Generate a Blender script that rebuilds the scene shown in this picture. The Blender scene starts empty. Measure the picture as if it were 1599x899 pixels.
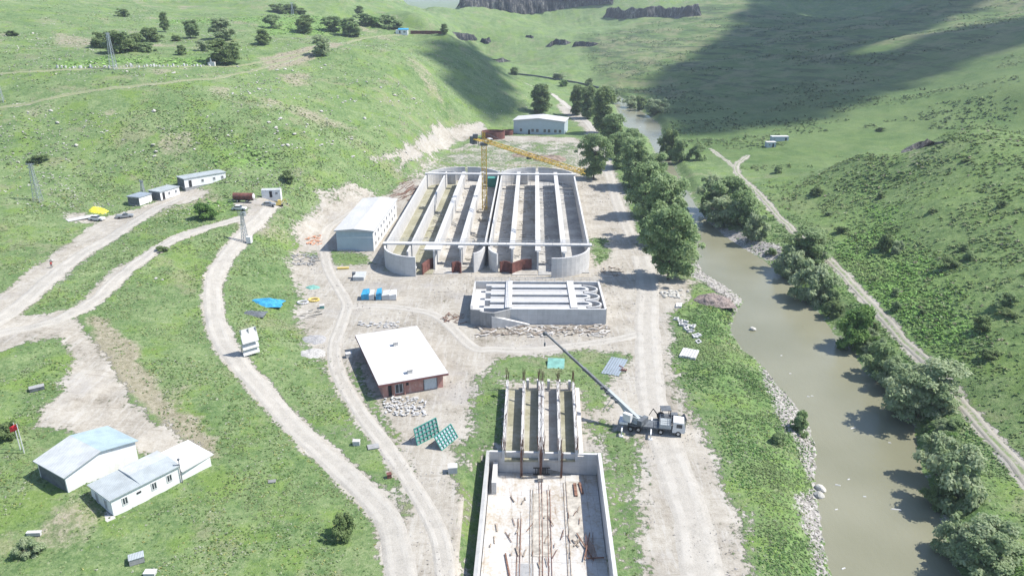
import bpy, bmesh, math, random
import numpy as np
from mathutils import Vector, Matrix

random.seed(7); rng = np.random.default_rng(7)
S = bpy.context.scene
COL = S.collection
R = math.radians

# ------------------------------------------------------------------ camera
CAMZ = 75.0; PITCH = R(21.2); FPX = 1199.25
cam = bpy.data.cameras.new('camera'); cam.sensor_width = 36; cam.lens = 27.0; cam.clip_end = 30000; cam.clip_start = 0.5
camo = bpy.data.objects.new('camera', cam); COL.objects.link(camo)
camo.location = (0, 0, CAMZ); camo.rotation_euler = (math.pi/2 - PITCH, 0, 0)
S.camera = camo
# ------------------------------------------------------------------ light
SUN_EL = R(53); SUN_AZ = R(4)              # azimuth counted from +X towards +Y
SDIR = Vector((math.cos(SUN_EL)*math.cos(SUN_AZ), math.cos(SUN_EL)*math.sin(SUN_AZ), math.sin(SUN_EL)))
W = bpy.data.worlds.new('World'); S.world = W; W.use_nodes = True
nt = W.node_tree; nt.nodes.clear()
sk = nt.nodes.new('ShaderNodeTexSky'); sk.sky_type = 'NISHITA'; sk.sun_disc = False
sk.sun_elevation = SUN_EL; sk.sun_rotation = math.pi/2 - SUN_AZ; sk.altitude = 1500; sk.air_density = 1.0; sk.dust_density = 1.5
bg = nt.nodes.new('ShaderNodeBackground'); bg.inputs['Strength'].default_value = 0.15
wo = nt.nodes.new('ShaderNodeOutputWorld')
nt.links.new(sk.outputs[0], bg.inputs[0]); nt.links.new(bg.outputs[0], wo.inputs[0])
sl = bpy.data.lights.new('sun', 'SUN'); sl.energy = 4.7; sl.angle = R(0.53); sl.color = (1.0, 0.955, 0.89)
so = bpy.data.objects.new('sun', sl); COL.objects.link(so); so.location = (200, 0, 300)
so.rotation_euler = (-SDIR).to_track_quat('-Z', 'Y').to_euler()
S.view_settings.view_transform = 'Standard'; S.view_settings.look = 'None'
S.view_settings.gamma = 1; S.view_settings.use_curve_mapping = False
S.view_settings.exposure = 0.88

# ------------------------------------------------------------------ helpers
def ray(px, py):
    u = (px-799.5)/FPX; v = (py-449.5)/FPX
    return u, math.cos(PITCH)-v*math.sin(PITCH), -(math.sin(PITCH)+v*math.cos(PITCH))
def PZ(px, py, z):
    """point where the sight line of pixel px,py crosses height z"""
    u, f, d = ray(px, py); t = (z-CAMZ)/d
    return (u*t, f*t)
def sstep(a, b, x):
    t = np.clip((x-a)/(b-a), 0, 1); return t*t*(3-2*t)
def _hash(ix, iy, s):
    n = (ix.astype(np.int64)*374761393 + iy.astype(np.int64)*668265263 + s*1442695041) & 0x7fffffff
    n = ((n ^ (n >> 13))*1274126177) & 0x7fffffff
    return ((n ^ (n >> 16)) & 0xffff)/65535.0
def vnoise(x, y, s=0):
    ix = np.floor(x); iy = np.floor(y); fx = x-ix; fy = y-iy
    fx = fx*fx*(3-2*fx); fy = fy*fy*(3-2*fy)
    a = _hash(ix, iy, s); b = _hash(ix+1, iy, s); c = _hash(ix, iy+1, s); d = _hash(ix+1, iy+1, s)
    return (a*(1-fx)+b*fx)*(1-fy)+(c*(1-fx)+d*fx)*fy
def fbm(x, y, s=0, o=4):
    r = 0; a = .5
    for i in range(o):
        r = r + a*(vnoise(x*2**i+i*17.3, y*2**i-i*9.1, s+i)); a *= .5
    return r/(1-.5**o)
def sdist(x, y, poly):
    """signed distance to polygon, negative inside"""
    p = np.asarray(poly, float); d = np.full(x.shape, 1e9); ins = np.zeros(x.shape, bool)
    for i in range(len(p)):
        a = p[i]; b = p[(i+1) % len(p)]; e = b-a; L = max(e@e, 1e-9)
        t = np.clip(((x-a[0])*e[0]+(y-a[1])*e[1])/L, 0, 1)
        d = np.minimum(d, np.hypot(x-a[0]-t*e[0], y-a[1]-t*e[1]))
        c = ((a[1] > y) != (b[1] > y))
        if a[1] != b[1]:
            c &= x < (b[0]-a[0])*(y-a[1])/(b[1]-a[1])+a[0]
            ins ^= c
    return np.where(ins, -d, d)
def ldist(x, y, pts):
    p = np.asarray(pts, float); d = np.full(x.shape, 1e9)
    for a, b in zip(p[:-1], p[1:]):
        e = b-a; L = max(e@e, 1e-9)
        t = np.clip(((x-a[0])*e[0]+(y-a[1])*e[1])/L, 0, 1)
        d = np.minimum(d, np.hypot(x-a[0]-t*e[0], y-a[1]-t*e[1]))
    return d
def smooth_poly(pts, n=6):
    """Catmull-Rom through points (any dimension)"""
    p = [np.array(q, float) for q in pts]; p = [2*p[0]-p[1]]+p+[2*p[-1]-p[-2]]; out = []
    for i in range(1, len(p)-2):
        for k in range(n):
            t = k/n
            out.append(.5*((2*p[i])+(-p[i-1]+p[i+1])*t+(2*p[i-1]-5*p[i]+4*p[i+1]-p[i+2])*t*t+(-p[i-1]+3*p[i]-3*p[i+1]+p[i+2])*t**3))
    out.append(p[-2]); return out

# ------------------------------------------------------------------ node helpers
class NT:
    def __init__(s, name):
        s.m = bpy.data.materials.new(name); s.m.use_nodes = True; s.t = s.m.node_tree; s.t.nodes.clear()
        s.out = s.n('ShaderNodeOutputMaterial'); s.bs = s.n('ShaderNodeBsdfPrincipled')
        s.l(s.bs.outputs[0], s.out.inputs[0])
        s.bs.inputs['Specular IOR Level'].default_value = .25
        s.bs.inputs['Roughness'].default_value = .9
        s.pos = s.n('ShaderNodeTexCoord').outputs['Object']
        s.geo = s.n('ShaderNodeNewGeometry').outputs['Position']
    def n(s, t): return s.t.nodes.new(t)
    def l(s, a, b): s.t.links.new(a, b)
    def put(s, sock, v):
        if isinstance(v, (int, float)): sock.default_value = v
        elif isinstance(v, tuple): sock.default_value = v if len(v) == 4 or sock.type == 'VECTOR' else (*v, 1)
        else: s.l(v, sock)
    def math(s, op, a, b=0.0, c=None, clamp=False):
        q = s.n('ShaderNodeMath'); q.operation = op; q.use_clamp = clamp
        s.put(q.inputs[0], a); s.put(q.inputs[1], b)
        if c is not None: s.put(q.inputs[2], c)
        return q.outputs[0]
    def noise(s, scale, vec=None, detail=3, rough=.55, dist=0.0):
        q = s.n('ShaderNodeTexNoise'); q.inputs['Scale'].default_value = scale; q.inputs['Detail'].default_value = detail
        q.inputs['Roughness'].default_value = rough; q.inputs['Distortion'].default_value = dist
        s.l(vec if vec is not None else s.geo, q.inputs['Vector']); return q.outputs['Fac']
    def voro(s, scale, vec=None, feat='F1', out='Distance'):
        q = s.n('ShaderNodeTexVoronoi'); q.feature = feat; q.inputs['Scale'].default_value = scale
        s.l(vec if vec is not None else s.geo, q.inputs['Vector']); return q.outputs[out]
    def wave(s, scale, dirn='X', vec=None, dist=0.0):
        q = s.n('ShaderNodeTexWave'); q.bands_direction = dirn; q.inputs['Scale'].default_value = scale; q.inputs['Distortion'].default_value = dist
        s.l(vec if vec is not None else s.pos, q.inputs['Vector']); return q.outputs['Fac']
    def mapv(s, vec, sc=(1, 1, 1), rot=(0, 0, 0)):
        q = s.n('ShaderNodeMapping'); q.inputs['Scale'].default_value = sc; q.inputs['Rotation'].default_value = rot
        s.l(vec, q.inputs['Vector']); return q.outputs[0]
    def ramp(s, f, stops):
        q = s.n('ShaderNodeValToRGB'); e = q.color_ramp.elements
        while len(e) < len(stops): e.new(.5)
        for k, (p, c) in enumerate(stops):
            e[k].position = p; e[k].color = (c, c, c, 1) if isinstance(c, (int, float)) else (*c, 1)
        s.l(f, q.inputs[0]); return q.outputs[0]
    def mix(s, f, a, b, mode='MIX'):
        q = s.n('ShaderNodeMix'); q.data_type = 'RGBA'; q.blend_type = mode
        s.put(q.inputs[0], f); s.put(q.inputs[6], a); s.put(q.inputs[7], b); return q.outputs[2]
    def sstep(s, f, a, b):
        q = s.n('ShaderNodeMapRange'); q.interpolation_type = 'SMOOTHSTEP'
        s.put(q.inputs[0], f); q.inputs[1].default_value = a; q.inputs[2].default_value = b; return q.outputs[0]
    def attr(s, name):
        q = s.n('ShaderNodeAttribute'); q.attribute_name = name; return q
    def color(s, c): s.put(s.bs.inputs['Base Color'], c)
    def bump(s, h, strength=.5, dist=.1):
        q = s.n('ShaderNodeBump'); q.inputs['Strength'].default_value = strength; q.inputs['Distance'].default_value = dist
        s.l(h, q.inputs['Height']); s.l(q.outputs[0], s.bs.inputs['Normal'])

def vary(name, c, var=.25, scale=1.0, rough=.85, metal=0.0, dirt=None, bump=0.0, spec=.25):
    """plain surface with blotchy variation and optional dirt patches"""
    k = NT(name); a = tuple(x*(1-var) for x in c); b = tuple(min(1, x*(1+var)) for x in c)
    f = k.noise(scale, detail=5, rough=.65)
    col = k.mix(k.sstep(f, .3, .7), a, b)
    if dirt:
        g = k.noise(scale*.35, k.mapv(k.geo, (1, 1, .4)), 6, .7)
        col = k.mix(k.math('MULTIPLY', k.sstep(g, .5, .72), .7), col, dirt)
    k.color(col); k.bs.inputs['Roughness'].default_value = rough; k.bs.inputs['Metallic'].default_value = metal
    k.bs.inputs['Specular IOR Level'].default_value = spec
    if bump: k.bump(k.noise(scale*5, detail=4), bump, .05)
    return k.m

# ------------------------------------------------------------------ mesh helpers
class MB:
    def __init__(s, M=None): s.v = []; s.f = []; s.M = M or Matrix()
    def add(s, vs, fs, M=None):
        o = len(s.v); T = s.M @ M if M is not None else s.M
        s.v += [tuple(T @ Vector(p)) for p in vs]; s.f += [tuple(i+o for i in q) for q in fs]; return s
    def box(s, c, d, rz=0, M=None):
        x, y, z = d[0]/2, d[1]/2, d[2]/2
        T = Matrix.Translation(c) @ Matrix.Rotation(rz, 4, 'Z')
        if M is not None: T = M @ T
        return s.add([(-x,-y,-z),(x,-y,-z),(x,y,-z),(-x,y,-z),(-x,-y,z),(x,-y,z),(x,y,z),(-x,y,z)],
                     [(3,2,1,0),(4,5,6,7),(0,1,5,4),(1,2,6,5),(2,3,7,6),(3,0,4,7)], T)
    def b2(s, a, b): return s.box([(a[i]+b[i])/2 for i in range(3)], [abs(b[i]-a[i]) for i in range(3)])
    def prism(s, poly, z0, z1, M=None):
        n = len(poly); z0s = z0 if hasattr(z0, '__len__') else [z0]*n; z1s = z1 if hasattr(z1, '__len__') else [z1]*n
        vs = [(p[0], p[1], z0s[i]) for i, p in enumerate(poly)]+[(p[0], p[1], z1s[i]) for i, p in enumerate(poly)]
        a = sum(poly[i][0]*poly[(i+1) % n][1]-poly[(i+1) % n][0]*poly[i][1] for i in range(n))
        fs = [tuple(range(n))[::-1], tuple(range(n, 2*n))]+[(i, (i+1) % n, n+(i+1) % n, n+i) for i in range(n)]
        if a < 0: fs = [f[::-1] for f in fs]
        return s.add(vs, fs, M)
    def bar(s, a, b, w, h=None, up=(0, 0, 1)):
        """square bar from a to b"""
        a = Vector(a); b = Vector(b); h = h or w; d = (b-a); L = d.length
        if L < 1e-6: return s
        d.normalize(); u = Vector(up)
        if abs(d.dot(u)) > .98: u = Vector((0, 1, 0))
        x = d.cross(u).normalized(); z = x.cross(d)
        vs = []
        for q in (a, b):
            for sx, sz in ((-1,-1),(1,-1),(1,1),(-1,1)): vs.append(q+x*(sx*w/2)+z*(sz*h/2))
        return s.add(vs, [(3,2,1,0),(4,5,6,7),(0,1,5,4),(1,2,6,5),(2,3,7,6),(3,0,4,7)])
    def cyl(s, a, b, r0, r1=None, n=10, caps=True):
        a = Vector(a); b = Vector(b); r1 = r0 if r1 is None else r1; d = (b-a).normalized()
        u = Vector((0, 0, 1)) if abs(d.z) < .9 else Vector((1, 0, 0)); x = d.cross(u).normalized(); y = d.cross(x)
        vs = [a+(x*math.cos(2*math.pi*i/n)+y*math.sin(2*math.pi*i/n))*r0 for i in range(n)]
        vs += [b+(x*math.cos(2*math.pi*i/n)+y*math.sin(2*math.pi*i/n))*r1 for i in range(n)]
        fs = [(i, n+i, n+(i+1) % n, (i+1) % n) for i in range(n)]
        if caps: fs += [tuple(range(n)), tuple(range(n, 2*n))[::-1]]
        return s.add(vs, fs)
    def tube(s, pts, r, n=6):
        for a, b in zip(pts[:-1], pts[1:]): s.cyl(a, b, r, r, n)
        return s
    def wallpath(s, pts, th, z0, z1, M=None):
        """vertical wall of thickness th along an open 2-d path"""
        p = [Vector(q[:2]) for q in pts]; n = len(p); L = []; Rr = []
        for i in range(n):
            t = (p[min(i+1, n-1)]-p[max(i-1, 0)]).normalized(); nn = Vector((-t.y, t.x))
            L.append(p[i]+nn*th/2); Rr.append(p[i]-nn*th/2)
        z0s = z0 if hasattr(z0, '__len__') else [z0]*n; z1s = z1 if hasattr(z1, '__len__') else [z1]*n
        vs = []
        for i in range(n):
            vs += [(L[i].x, L[i].y, z0s[i]), (Rr[i].x, Rr[i].y, z0s[i]), (Rr[i].x, Rr[i].y, z1s[i]), (L[i].x, L[i].y, z1s[i])]
        fs = [(0,1,2,3), tuple((n-1)*4+k for k in (3,2,1,0))]
        for i in range(n-1):
            a = i*4; b = a+4
            for k in range(4): fs.append((a+k, b+k, b+(k+1) % 4, a+(k+1) % 4))
        return s.add(vs, fs, M)
    def build(s, name, mat, parent=None, smooth=False):
        me = bpy.data.meshes.new(name); me.from_pydata(s.v, [], s.f); me.update()
        bm = bmesh.new(); bm.from_mesh(me); bmesh.ops.recalc_face_normals(bm, faces=bm.faces); bm.to_mesh(me); bm.free()
        if smooth: me.shade_smooth()
        o = bpy.data.objects.new(name, me); COL.objects.link(o)
        if mat: me.materials.append(mat)
        if parent: o.parent = parent
        return o
def npmesh(name, V, F, mat, parent=None, smooth=False, attrs=None):
    """fast mesh from numpy arrays, F an (n,k) array"""
    me = bpy.data.meshes.new(name); V = np.asarray(V, np.float32); F = np.asarray(F, np.int32); k = F.shape[1]
    me.vertices.add(len(V)); me.vertices.foreach_set('co', V.ravel())
    me.loops.add(F.size); me.loops.foreach_set('vertex_index', F.ravel())
    me.polygons.add(len(F)); me.polygons.foreach_set('loop_start', np.arange(0, F.size, k, dtype=np.int32))
    me.polygons.foreach_set('loop_total', np.full(len(F), k, np.int32))
    if smooth: me.polygons.foreach_set('use_smooth', np.ones(len(F), bool))
    me.update(calc_edges=True)
    for nme, arr in (attrs or {}).items():
        arr = np.asarray(arr, np.float32)
        if arr.ndim == 1:
            me.attributes.new(nme, 'FLOAT', 'POINT').data.foreach_set('value', arr)
        else:
            c = np.ones((len(V), 4), np.float32); c[:, :arr.shape[1]] = arr
            me.attributes.new(nme, 'FLOAT_COLOR', 'POINT').data.foreach_set('color', c.ravel())
    if mat: me.materials.append(mat)
    o = bpy.data.objects.new(name, me); COL.objects.link(o)
    if parent: o.parent = parent
    return o
def tag(o, label=None, cat=None, group=None, kind=None):
    if label: o['label'] = label
    if cat: o['category'] = cat
    if group: o['group'] = group
    if kind: o['kind'] = kind
    return o
def thing(name, label, cat, loc=(0, 0, 0), rz=0, group=None):
    o = bpy.data.objects.new(name, None); COL.objects.link(o); o.empty_display_size = .5
    o.location = loc; o.rotation_euler = (0, 0, rz); return tag(o, label, cat, group)
def kids(o): return [c for c in bpy.data.objects if c.parent == o]
def dup(root, loc, rz=0, sc=None, label=None, group=None):
    r = root.copy(); COL.objects.link(r); r.location = loc; r.rotation_euler = (0, 0, rz)
    if sc is not None: r.scale = (sc, sc, sc) if isinstance(sc, (int, float)) else sc
    if label: r['label'] = label
    if group: r['group'] = group
    for ch in KIDS.setdefault(root.name, kids(root)):
        c = ch.copy(); COL.objects.link(c); c.parent = r
        for g in KIDS.setdefault(ch.name, kids(ch)):
            d = g.copy(); COL.objects.link(d); d.parent = c
    return r
KIDS = {}

# ------------------------------------------------------------------ terrain
CTRL = [  # picture column, row of a visible ground point and its height above the site floor
 (0,899,2),(150,899,1.5),(300,899,1),(450,899,.5),(560,899,0),(0,1100,1),(300,1100,.5),(700,1100,0),(1000,1100,0),(1200,1100,0),
 (0,700,4),(100,760,3),(200,760,2.5),(330,700,2),(450,700,1),(550,760,0),(0,550,7),(150,500,6),(330,500,4),(420,560,2),(480,620,.5),
 (0,420,10),(100,400,10),(200,400,9),(330,400,7),(400,340,8.5),(440,330,8),(440,400,3.5),(475,400,.5),(470,470,.5),(500,340,.5),
 (0,330,13),(150,340,10),(300,300,11),(400,290,11),(480,285,9),(0,250,20),(0,165,33),(0,110,43),(0,50,54),(0,0,69),
 (200,250,18),(200,180,30),(200,130,39),(200,105,43),(200,60,50),(200,20,60),(200,0,67),
 (400,250,16),(400,180,28),(400,130,36),(400,100,41),(400,60,49),(400,20,58),(400,0,64.5),
 (550,265,9),(550,220,16),(550,160,26),(550,110,36),(550,70,43),(550,40,49),(550,10,61),(550,0,65),
 (620,240,9),(650,200,14),(650,150,24),(650,100,35),(650,60,43),(650,48,46),(650,30,50),(650,17,50),(650,22,50),(620,10,58),(600,20,55),(680,30,44),(690,22,47),
 (700,205,3),(720,150,15),(720,100,29),(700,55,45),(760,100,24),(790,140,12),(822,180,1.5),
 (740,75,12),(800,100,6),(800,120,3),(700,17,50),(600,0,65),(715,12,53),(740,0,62),(760,40,34),
 (600,300,0),(640,285,0),(700,235,0),(760,200,0),(800,230,0),(880,220,0),(920,200,0),(880,160,0),(850,135,1),
 (560,330,0),(520,400,0),(600,450,0),(700,400,0),(800,350,0),(900,300,0),(950,400,0),(700,600,0),(900,600,0),(800,750,0),(900,899,0),(1080,899,0),
 (1100,700,0),(1180,760,-.3),(1080,560,0),(1050,450,0),(1000,300,0),(950,230,0),(1200,899,-.3),
 (1450,899,.5),(1420,760,.5),(1380,600,.5),(1290,480,.5),(1200,390,0),(1120,310,0),(1060,220,0),(1000,170,0),
 (1599,840,3),(1599,740,3),(1500,620,2.5),(1400,530,2),(1300,410,1.8),(1230,355,1.8),(1160,270,1.5),
 (1599,600,6.5),(1599,450,13),(1599,300,21),(1599,213,27),(1470,560,4),(1450,450,6.5),(1470,320,15),(1470,214,23),(1380,400,4.5),(1370,300,10),(1360,240,15),
 (1300,320,4.5),(1290,265,7.5),(1230,290,3.5),(1200,255,2),
 (1205,215,3),(1300,200,6),(1400,190,9),(1500,188,12),(1599,180,15),(1599,140,26),(1599,100,34),(1599,50,48),(1599,0,66),
 (1450,140,18),(1450,100,27),(1450,50,42),(1450,0,64),(1300,150,13),(1300,100,22),(1300,50,37),(1300,0,62),
 (1200,170,5),(1200,120,14),(1200,60,29),(1200,20,48),(1100,170,2),(1100,120,11),(1100,80,21),(1100,45,33),(1100,0,62),
 (950,130,3),(950,100,10),(950,70,19),(950,40,31),(950,20,45),(950,0,60),(850,120,3),(850,90,9),(850,60,20),(850,30,36),(850,0,60),(1020,170,1),(1020,110,11)]
pts = np.array([[*PZ(a, b, z), z] for a, b, z in CTRL])
WORLD = [(-250,0,3),(-250,60,6),(-300,140,14),(-330,220,24),(-380,330,52),(-420,450,72),(-500,700,95),(-600,1000,120),(-100,-60,0),(100,-60,0),(0,-60,0),
 (230,60,26),(260,130,38),(300,230,46),(250,225,36),(330,330,30),(400,400,45),(480,500,72),(560,700,100),(520,900,110),(500,1200,120),(250,0,30),(150,0,10),
 (200,280,15),(240,300,16),(150,300,6),(-40,700,4),(-90,720,8),(-60,850,8),(-250,1000,85),(-350,1200,110),(-30,1200,75),(150,1300,95),(330,1250,110),(-420,800,95)]
pts = np.vstack([pts, np.array(WORLD, float)])
SC = 200.0
def tps(r): return np.where(r > 1e-9, r*r*np.log(np.maximum(r, 1e-9)), 0)
n = len(pts); A = np.zeros((n+3, n+3)); D = np.hypot(pts[:, None, 0]-pts[None, :, 0], pts[:, None, 1]-pts[None, :, 1])/SC
A[:n, :n] = tps(D)+np.eye(n)*3e-4; Pm = np.c_[np.ones(n), pts[:, 0]/SC, pts[:, 1]/SC]; A[:n, n:] = Pm; A[n:, :n] = Pm.T
WTS = np.linalg.solve(A, np.r_[pts[:, 2], 0, 0, 0])
def rbf(x, y):
    r = WTS[n]+WTS[n+1]*x/SC+WTS[n+2]*y/SC
    for i in range(n): r = r+WTS[i]*tps(np.hypot(x-pts[i, 0], y-pts[i, 1])/SC)
    return r
def axis(lo, hi, step, a, b, g):
    c = list(np.arange(lo, hi+1e-6, step)); s = step
    while c[-1] < b: s = min(s*g, 400); c.append(c[-1]+s)
    s = step; l = []
    q = lo
    while q > a: s = min(s*g, 400); q -= s; l.append(q)
    return np.array(l[::-1]+c)
XS = axis(-125, 125, .85, -9000, 9000, 1.022)
YS = axis(66, 300, .85, -700, 9500, 1.016)
gx, gy = np.meshgrid(XS, YS); X = gx.ravel(); Y = gy.ravel()
cx = np.clip(X, -620, 620); cy = np.clip(Y, -60, 1300)
h = rbf(cx, cy)
over = np.hypot(X-cx, Y-cy)
h = np.clip(h, -2, 130)
# the far land: hills with one gap, a wide plain seen through it
s_ = np.abs(X+0.1003*Y)/np.maximum(Y, 1)
far = -75+185*sstep(.028, .062, s_)+60*(fbm(X/900, Y/900, 5)-.5)*sstep(.04, .1, s_)
far = far + 260*sstep(7000, 8800, np.hypot(X, Y))
w = sstep(1150, 1700, np.hypot(X, Y*1.0))
gapw = sstep(1060, 1300, Y)*(1-sstep(.022, .044, s_))
h = h*(1-np.maximum(w, gapw))+far*np.maximum(w, gapw)
h = np.where(Y < -100, np.clip(h, -2, 60), h)
# flat building site
site = [PZ(a, b, 0) for a, b in [(560,1000),(612,800),(600,740),(560,690),(520,640),(500,560),(485,500),(480,440),(505,380),(560,330),(625,300),(700,240),(740,215),(880,210),
        (925,190),(935,230),(990,300),(1030,430),(1060,560),(1110,680),(1150,800),(1190,1000)]]
ds = sdist(X, Y, site); h = h*sstep(-3, 14, ds)
# river
RIVL = [(935,148),(955,157),(962,166),(975,197),(1012,214),(1030,250),(1045,275),(1066,308),(1077,330),(1088,360),(1090,385),(1086,402),(1098,425),(1137,449),(1163,470),(1148,492),(1142,515),(1160,545),(1188,566),(1205,590),(1243,630),(1263,660),(1276,700),(1275,750),(1279,790),(1286,830),(1292,870),(1302,899),(1320,980),(1330,1150)]
RIVR = [(950,143),(975,155),(990,168),(1014,182),(1030,195),(1034,218),(1046,250),(1064,285),(1082,315),(1103,345),(1130,368),(1160,388),(1190,405),(1215,425),(1240,448),(1262,476),(1282,492),(1300,520),(1330,545),(1350,583),(1385,608),(1392,640),(1426,665),(1432,700),(1440,740),(1458,768),(1468,800),(1466,830),(1480,868),(1500,899),(1530,970),(1560,1150)]
WZ = -2.0
riv = [PZ(a, b, WZ) for a, b in RIVL]+[PZ(a, b, WZ) for a, b in RIVR][::-1]
dr = sdist(X, Y, riv)
bank = sstep(0, 1, np.clip(dr/(4.5+3*vnoise(X/9, Y/9, 3)), 0, 1))
h = np.where(dr < 0, WZ-np.minimum(1.5, .08-dr*.35), (WZ+.05)*(1-bank)+np.maximum(h, -.6)*bank)
h0 = h.copy()
# little humps and hollows off the flat ground
rough = sstep(2, 25, ds)*sstep(3, 12, dr)
h = h+rough*((fbm(X/14, Y/14, 11)-.5)*1.3+(fbm(X/4, Y/4, 12, 3)-.5)*.75)
h = h+rough*sstep(420, 650, Y)*(fbm(X/60, Y/60, 31)-.5)*6*(1-sstep(1500, 2500, Y))
h = h+rough*sstep(520, 750, Y)*(1-sstep(1500, 2500, Y))*(np.abs(fbm(X/70+Y/200, Y/45, 33)-.5)*-14+1.5+(fbm(X/18, Y/18, 34)-.5)*3)
h = h+(1-rough)*(dr > 1)*(fbm(X/5, Y/5, 13)-.5)*.22
# basalt ledges on the far slope: steps in the ground under the cliff bands
def carve(x, y, xs, ys, Hm):
    pass
HG = h.reshape(gx.shape)
def Hh(x, y):
    i = min(max(np.searchsorted(XS, x)-1, 0), len(XS)-2); j = min(max(np.searchsorted(YS, y)-1, 0), len(YS)-2)
    a = (x-XS[i])/(XS[i+1]-XS[i]); b = (y-YS[j])/(YS[j+1]-YS[j])
    return float((HG[j, i]*(1-a)+HG[j, i+1]*a)*(1-b)+(HG[j+1, i]*(1-a)+HG[j+1, i+1]*a)*b)
def HV(x, y):
    i = np.clip(np.searchsorted(XS, x)-1, 0, len(XS)-2); j = np.clip(np.searchsorted(YS, y)-1, 0, len(YS)-2)
    a = (x-XS[i])/(XS[i+1]-XS[i]); b = (y-YS[j])/(YS[j+1]-YS[j])
    return (HG[j, i]*(1-a)+HG[j, i+1]*a)*(1-b)+(HG[j+1, i]*(1-a)+HG[j+1, i+1]*a)*b
def P(px, py, lift=0.0):
    """where the sight line meets the ground"""
    u, f, d = ray(px, py)
    t = np.concatenate([np.arange(60, 700, 1.0), np.arange(700, 3000, 4.0)])
    g = CAMZ+d*t-HV(u*t, f*t)
    k = int(np.argmax(g < 0)) or len(t)-1
    a, b = t[k-1], t[k]
    for _ in range(18):
        m = (a+b)/2
        if CAMZ+d*m-Hh(u*m, f*m) < 0: b = m
        else: a = m
    return Vector((u*b, f*b, Hh(u*b, f*b)+lift))
def G(x, y, lift=0.0): return Vector((x, y, Hh(x, y)+lift))
def PP(l): return [P(a, b) for a, b in l]
def XY(l): return [(p.x, p.y) for p in PP(l)]

# surface masks -----------------------------------------------------------
def polymask(poly, soft=1.5, n_amp=2.0, n_sc=5.0, s=0):
    q = XY(poly); soft = soft*2.2; n_amp *= .6; d = sdist(X, Y, q)+(fbm(X/n_sc, Y/n_sc, 40+s)-.5)*2*n_amp
    return 1-sstep(-soft, soft, d)
dirt = polymask([(600,1000),(606,860),(618,790),(572,730),(540,670),(520,610),(500,560),(480,530),(460,505),(468,470),(455,430),(450,385),(462,345),(500,312),(560,300),(605,305),(640,272),(665,245),(720,228),(765,212),(800,212),(900,215),(922,228),(905,195),(868,165),(880,160),(925,195),(942,235),(972,290),(1000,370),(1035,425),(1092,440),(1070,470),(1050,490),(1052,560),(1092,600),(1108,640),(1135,720),(1160,800),(1175,900),(1185,1000)], 2, 4)
def sub(poly, k, **kw):
    global dirt; dirt = dirt*(1-k*polymask(poly, **kw))
def addm(poly, k, **kw):
    global dirt; dirt = np.maximum(dirt, k*polymask(poly, **kw))
sub([(475,395),(500,390),(580,396),(585,412),(520,415)], .75)
sub([(760,218),(900,222),(912,262),(870,262),(640,280),(690,240)], .45, s=1)
sub([(560,560),(572,600),(590,640),(578,650),(555,600)], .7)
sub([(920,370),(950,372),(955,400),(930,415)], .8)
sub([(750,580),(790,560),(850,552),(935,545),(985,555),(960,590),(920,600),(790,600),(785,690),(745,700),(725,770),(700,740),(735,660)], .85, soft=2)
sub([(900,590),(925,600),(960,610),(955,640),(915,640)], .8)
sub([(915,665),(945,655),(985,680),(1010,720),(1000,790),(1010,899),(1005,1000),(965,1000),(955,800),(938,700)], .72, soft=2, s=3)
sub([(555,640),(600,655),(640,720),(650,790),(600,750),(560,700)], .6, s=4)
sub([(1050,600),(1080,610),(1100,680),(1130,760),(1160,830),(1170,760),(1130,650),(1090,590)], .5)
sub([(1052,570),(1100,565),(1128,650),(1118,700),(1062,640)], .55, soft=2, s=7)
sub([(520,560),(550,600),(600,680),(625,740),(600,745),(550,690),(505,600)], .8, soft=2, s=5)
# cut faces of bare soil
addm([(622,268),(622,238),(655,212),(700,193),(752,190),(765,205),(715,222),(660,248)], .95, n_amp=4)
addm([(490,335),(498,302),(545,283),(585,300),(600,310),(530,325)], .8, n_amp=4)
addm([(448,400),(452,352),(485,330),(500,350),(480,400)], .75, n_amp=4)
addm([(568,245),(600,238),(640,243),(615,252),(585,252)], .8)
addm([(575,235),(620,230),(610,215),(640,225)], .0)
# roads and yards on the left terrace
addm([(-60,470),(0,455),(60,410),(120,370),(160,340),(215,325),(300,290),(330,300),(240,335),(180,372),(110,425),(62,450),(30,478),(28,492),(70,490),(115,480),(150,440),(190,410),(205,420),(160,458),(118,490),(160,545),(205,620),(290,690),(330,705),(250,712),(170,690),(50,668),(60,640),(100,612),(112,560),(95,530),(40,535),(0,552),(-60,570)], 1, soft=1.2, n_amp=1.2)
addm([(385,365),(370,345),(385,325),(365,318),(430,308),(440,325),(425,345),(400,362)], 1)
addm([(40,462),(100,418),(140,400),(110,435),(62,470)], .6)
addm([(98,332),(135,332),(160,345),(140,350),(100,345)], .9)
addm([(1018,600),(1020,700),(1075,850),(1075,1000),(1160,1000),(1150,820),(1100,680),(1060,600)], 1, soft=2)
# fresh gravel banks
gravel = (1-sstep(.5, 3.2, dr+(fbm(X/5, Y/5, 21)-.5)*2.5))*(dr > -3)
gl = np.zeros_like(X)
for q in ([(1088,335),(1130,352),(1180,372),(1225,385),(1222,402),(1205,408),(1160,392),(1110,362)],
          [(1085,400),(1110,420),(1140,445),(1165,470),(1150,490),(1130,470),(1095,440),(1070,430)],
          [(1138,500),(1150,500),(1190,560),(1175,555),(1140,525)],
          [(1190,570),(1215,590),(1262,650),(1280,710),(1282,790),(1300,899),(1310,1000),(1290,1000),(1262,850),(1235,770),(1262,760),(1240,690),(1215,660),(1190,600)]):
    gl = np.maximum(gl, polymask(q, 1.0, 1.2, 4, 9))
gravel = np.maximum(gravel*.45, gl*.78)
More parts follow.
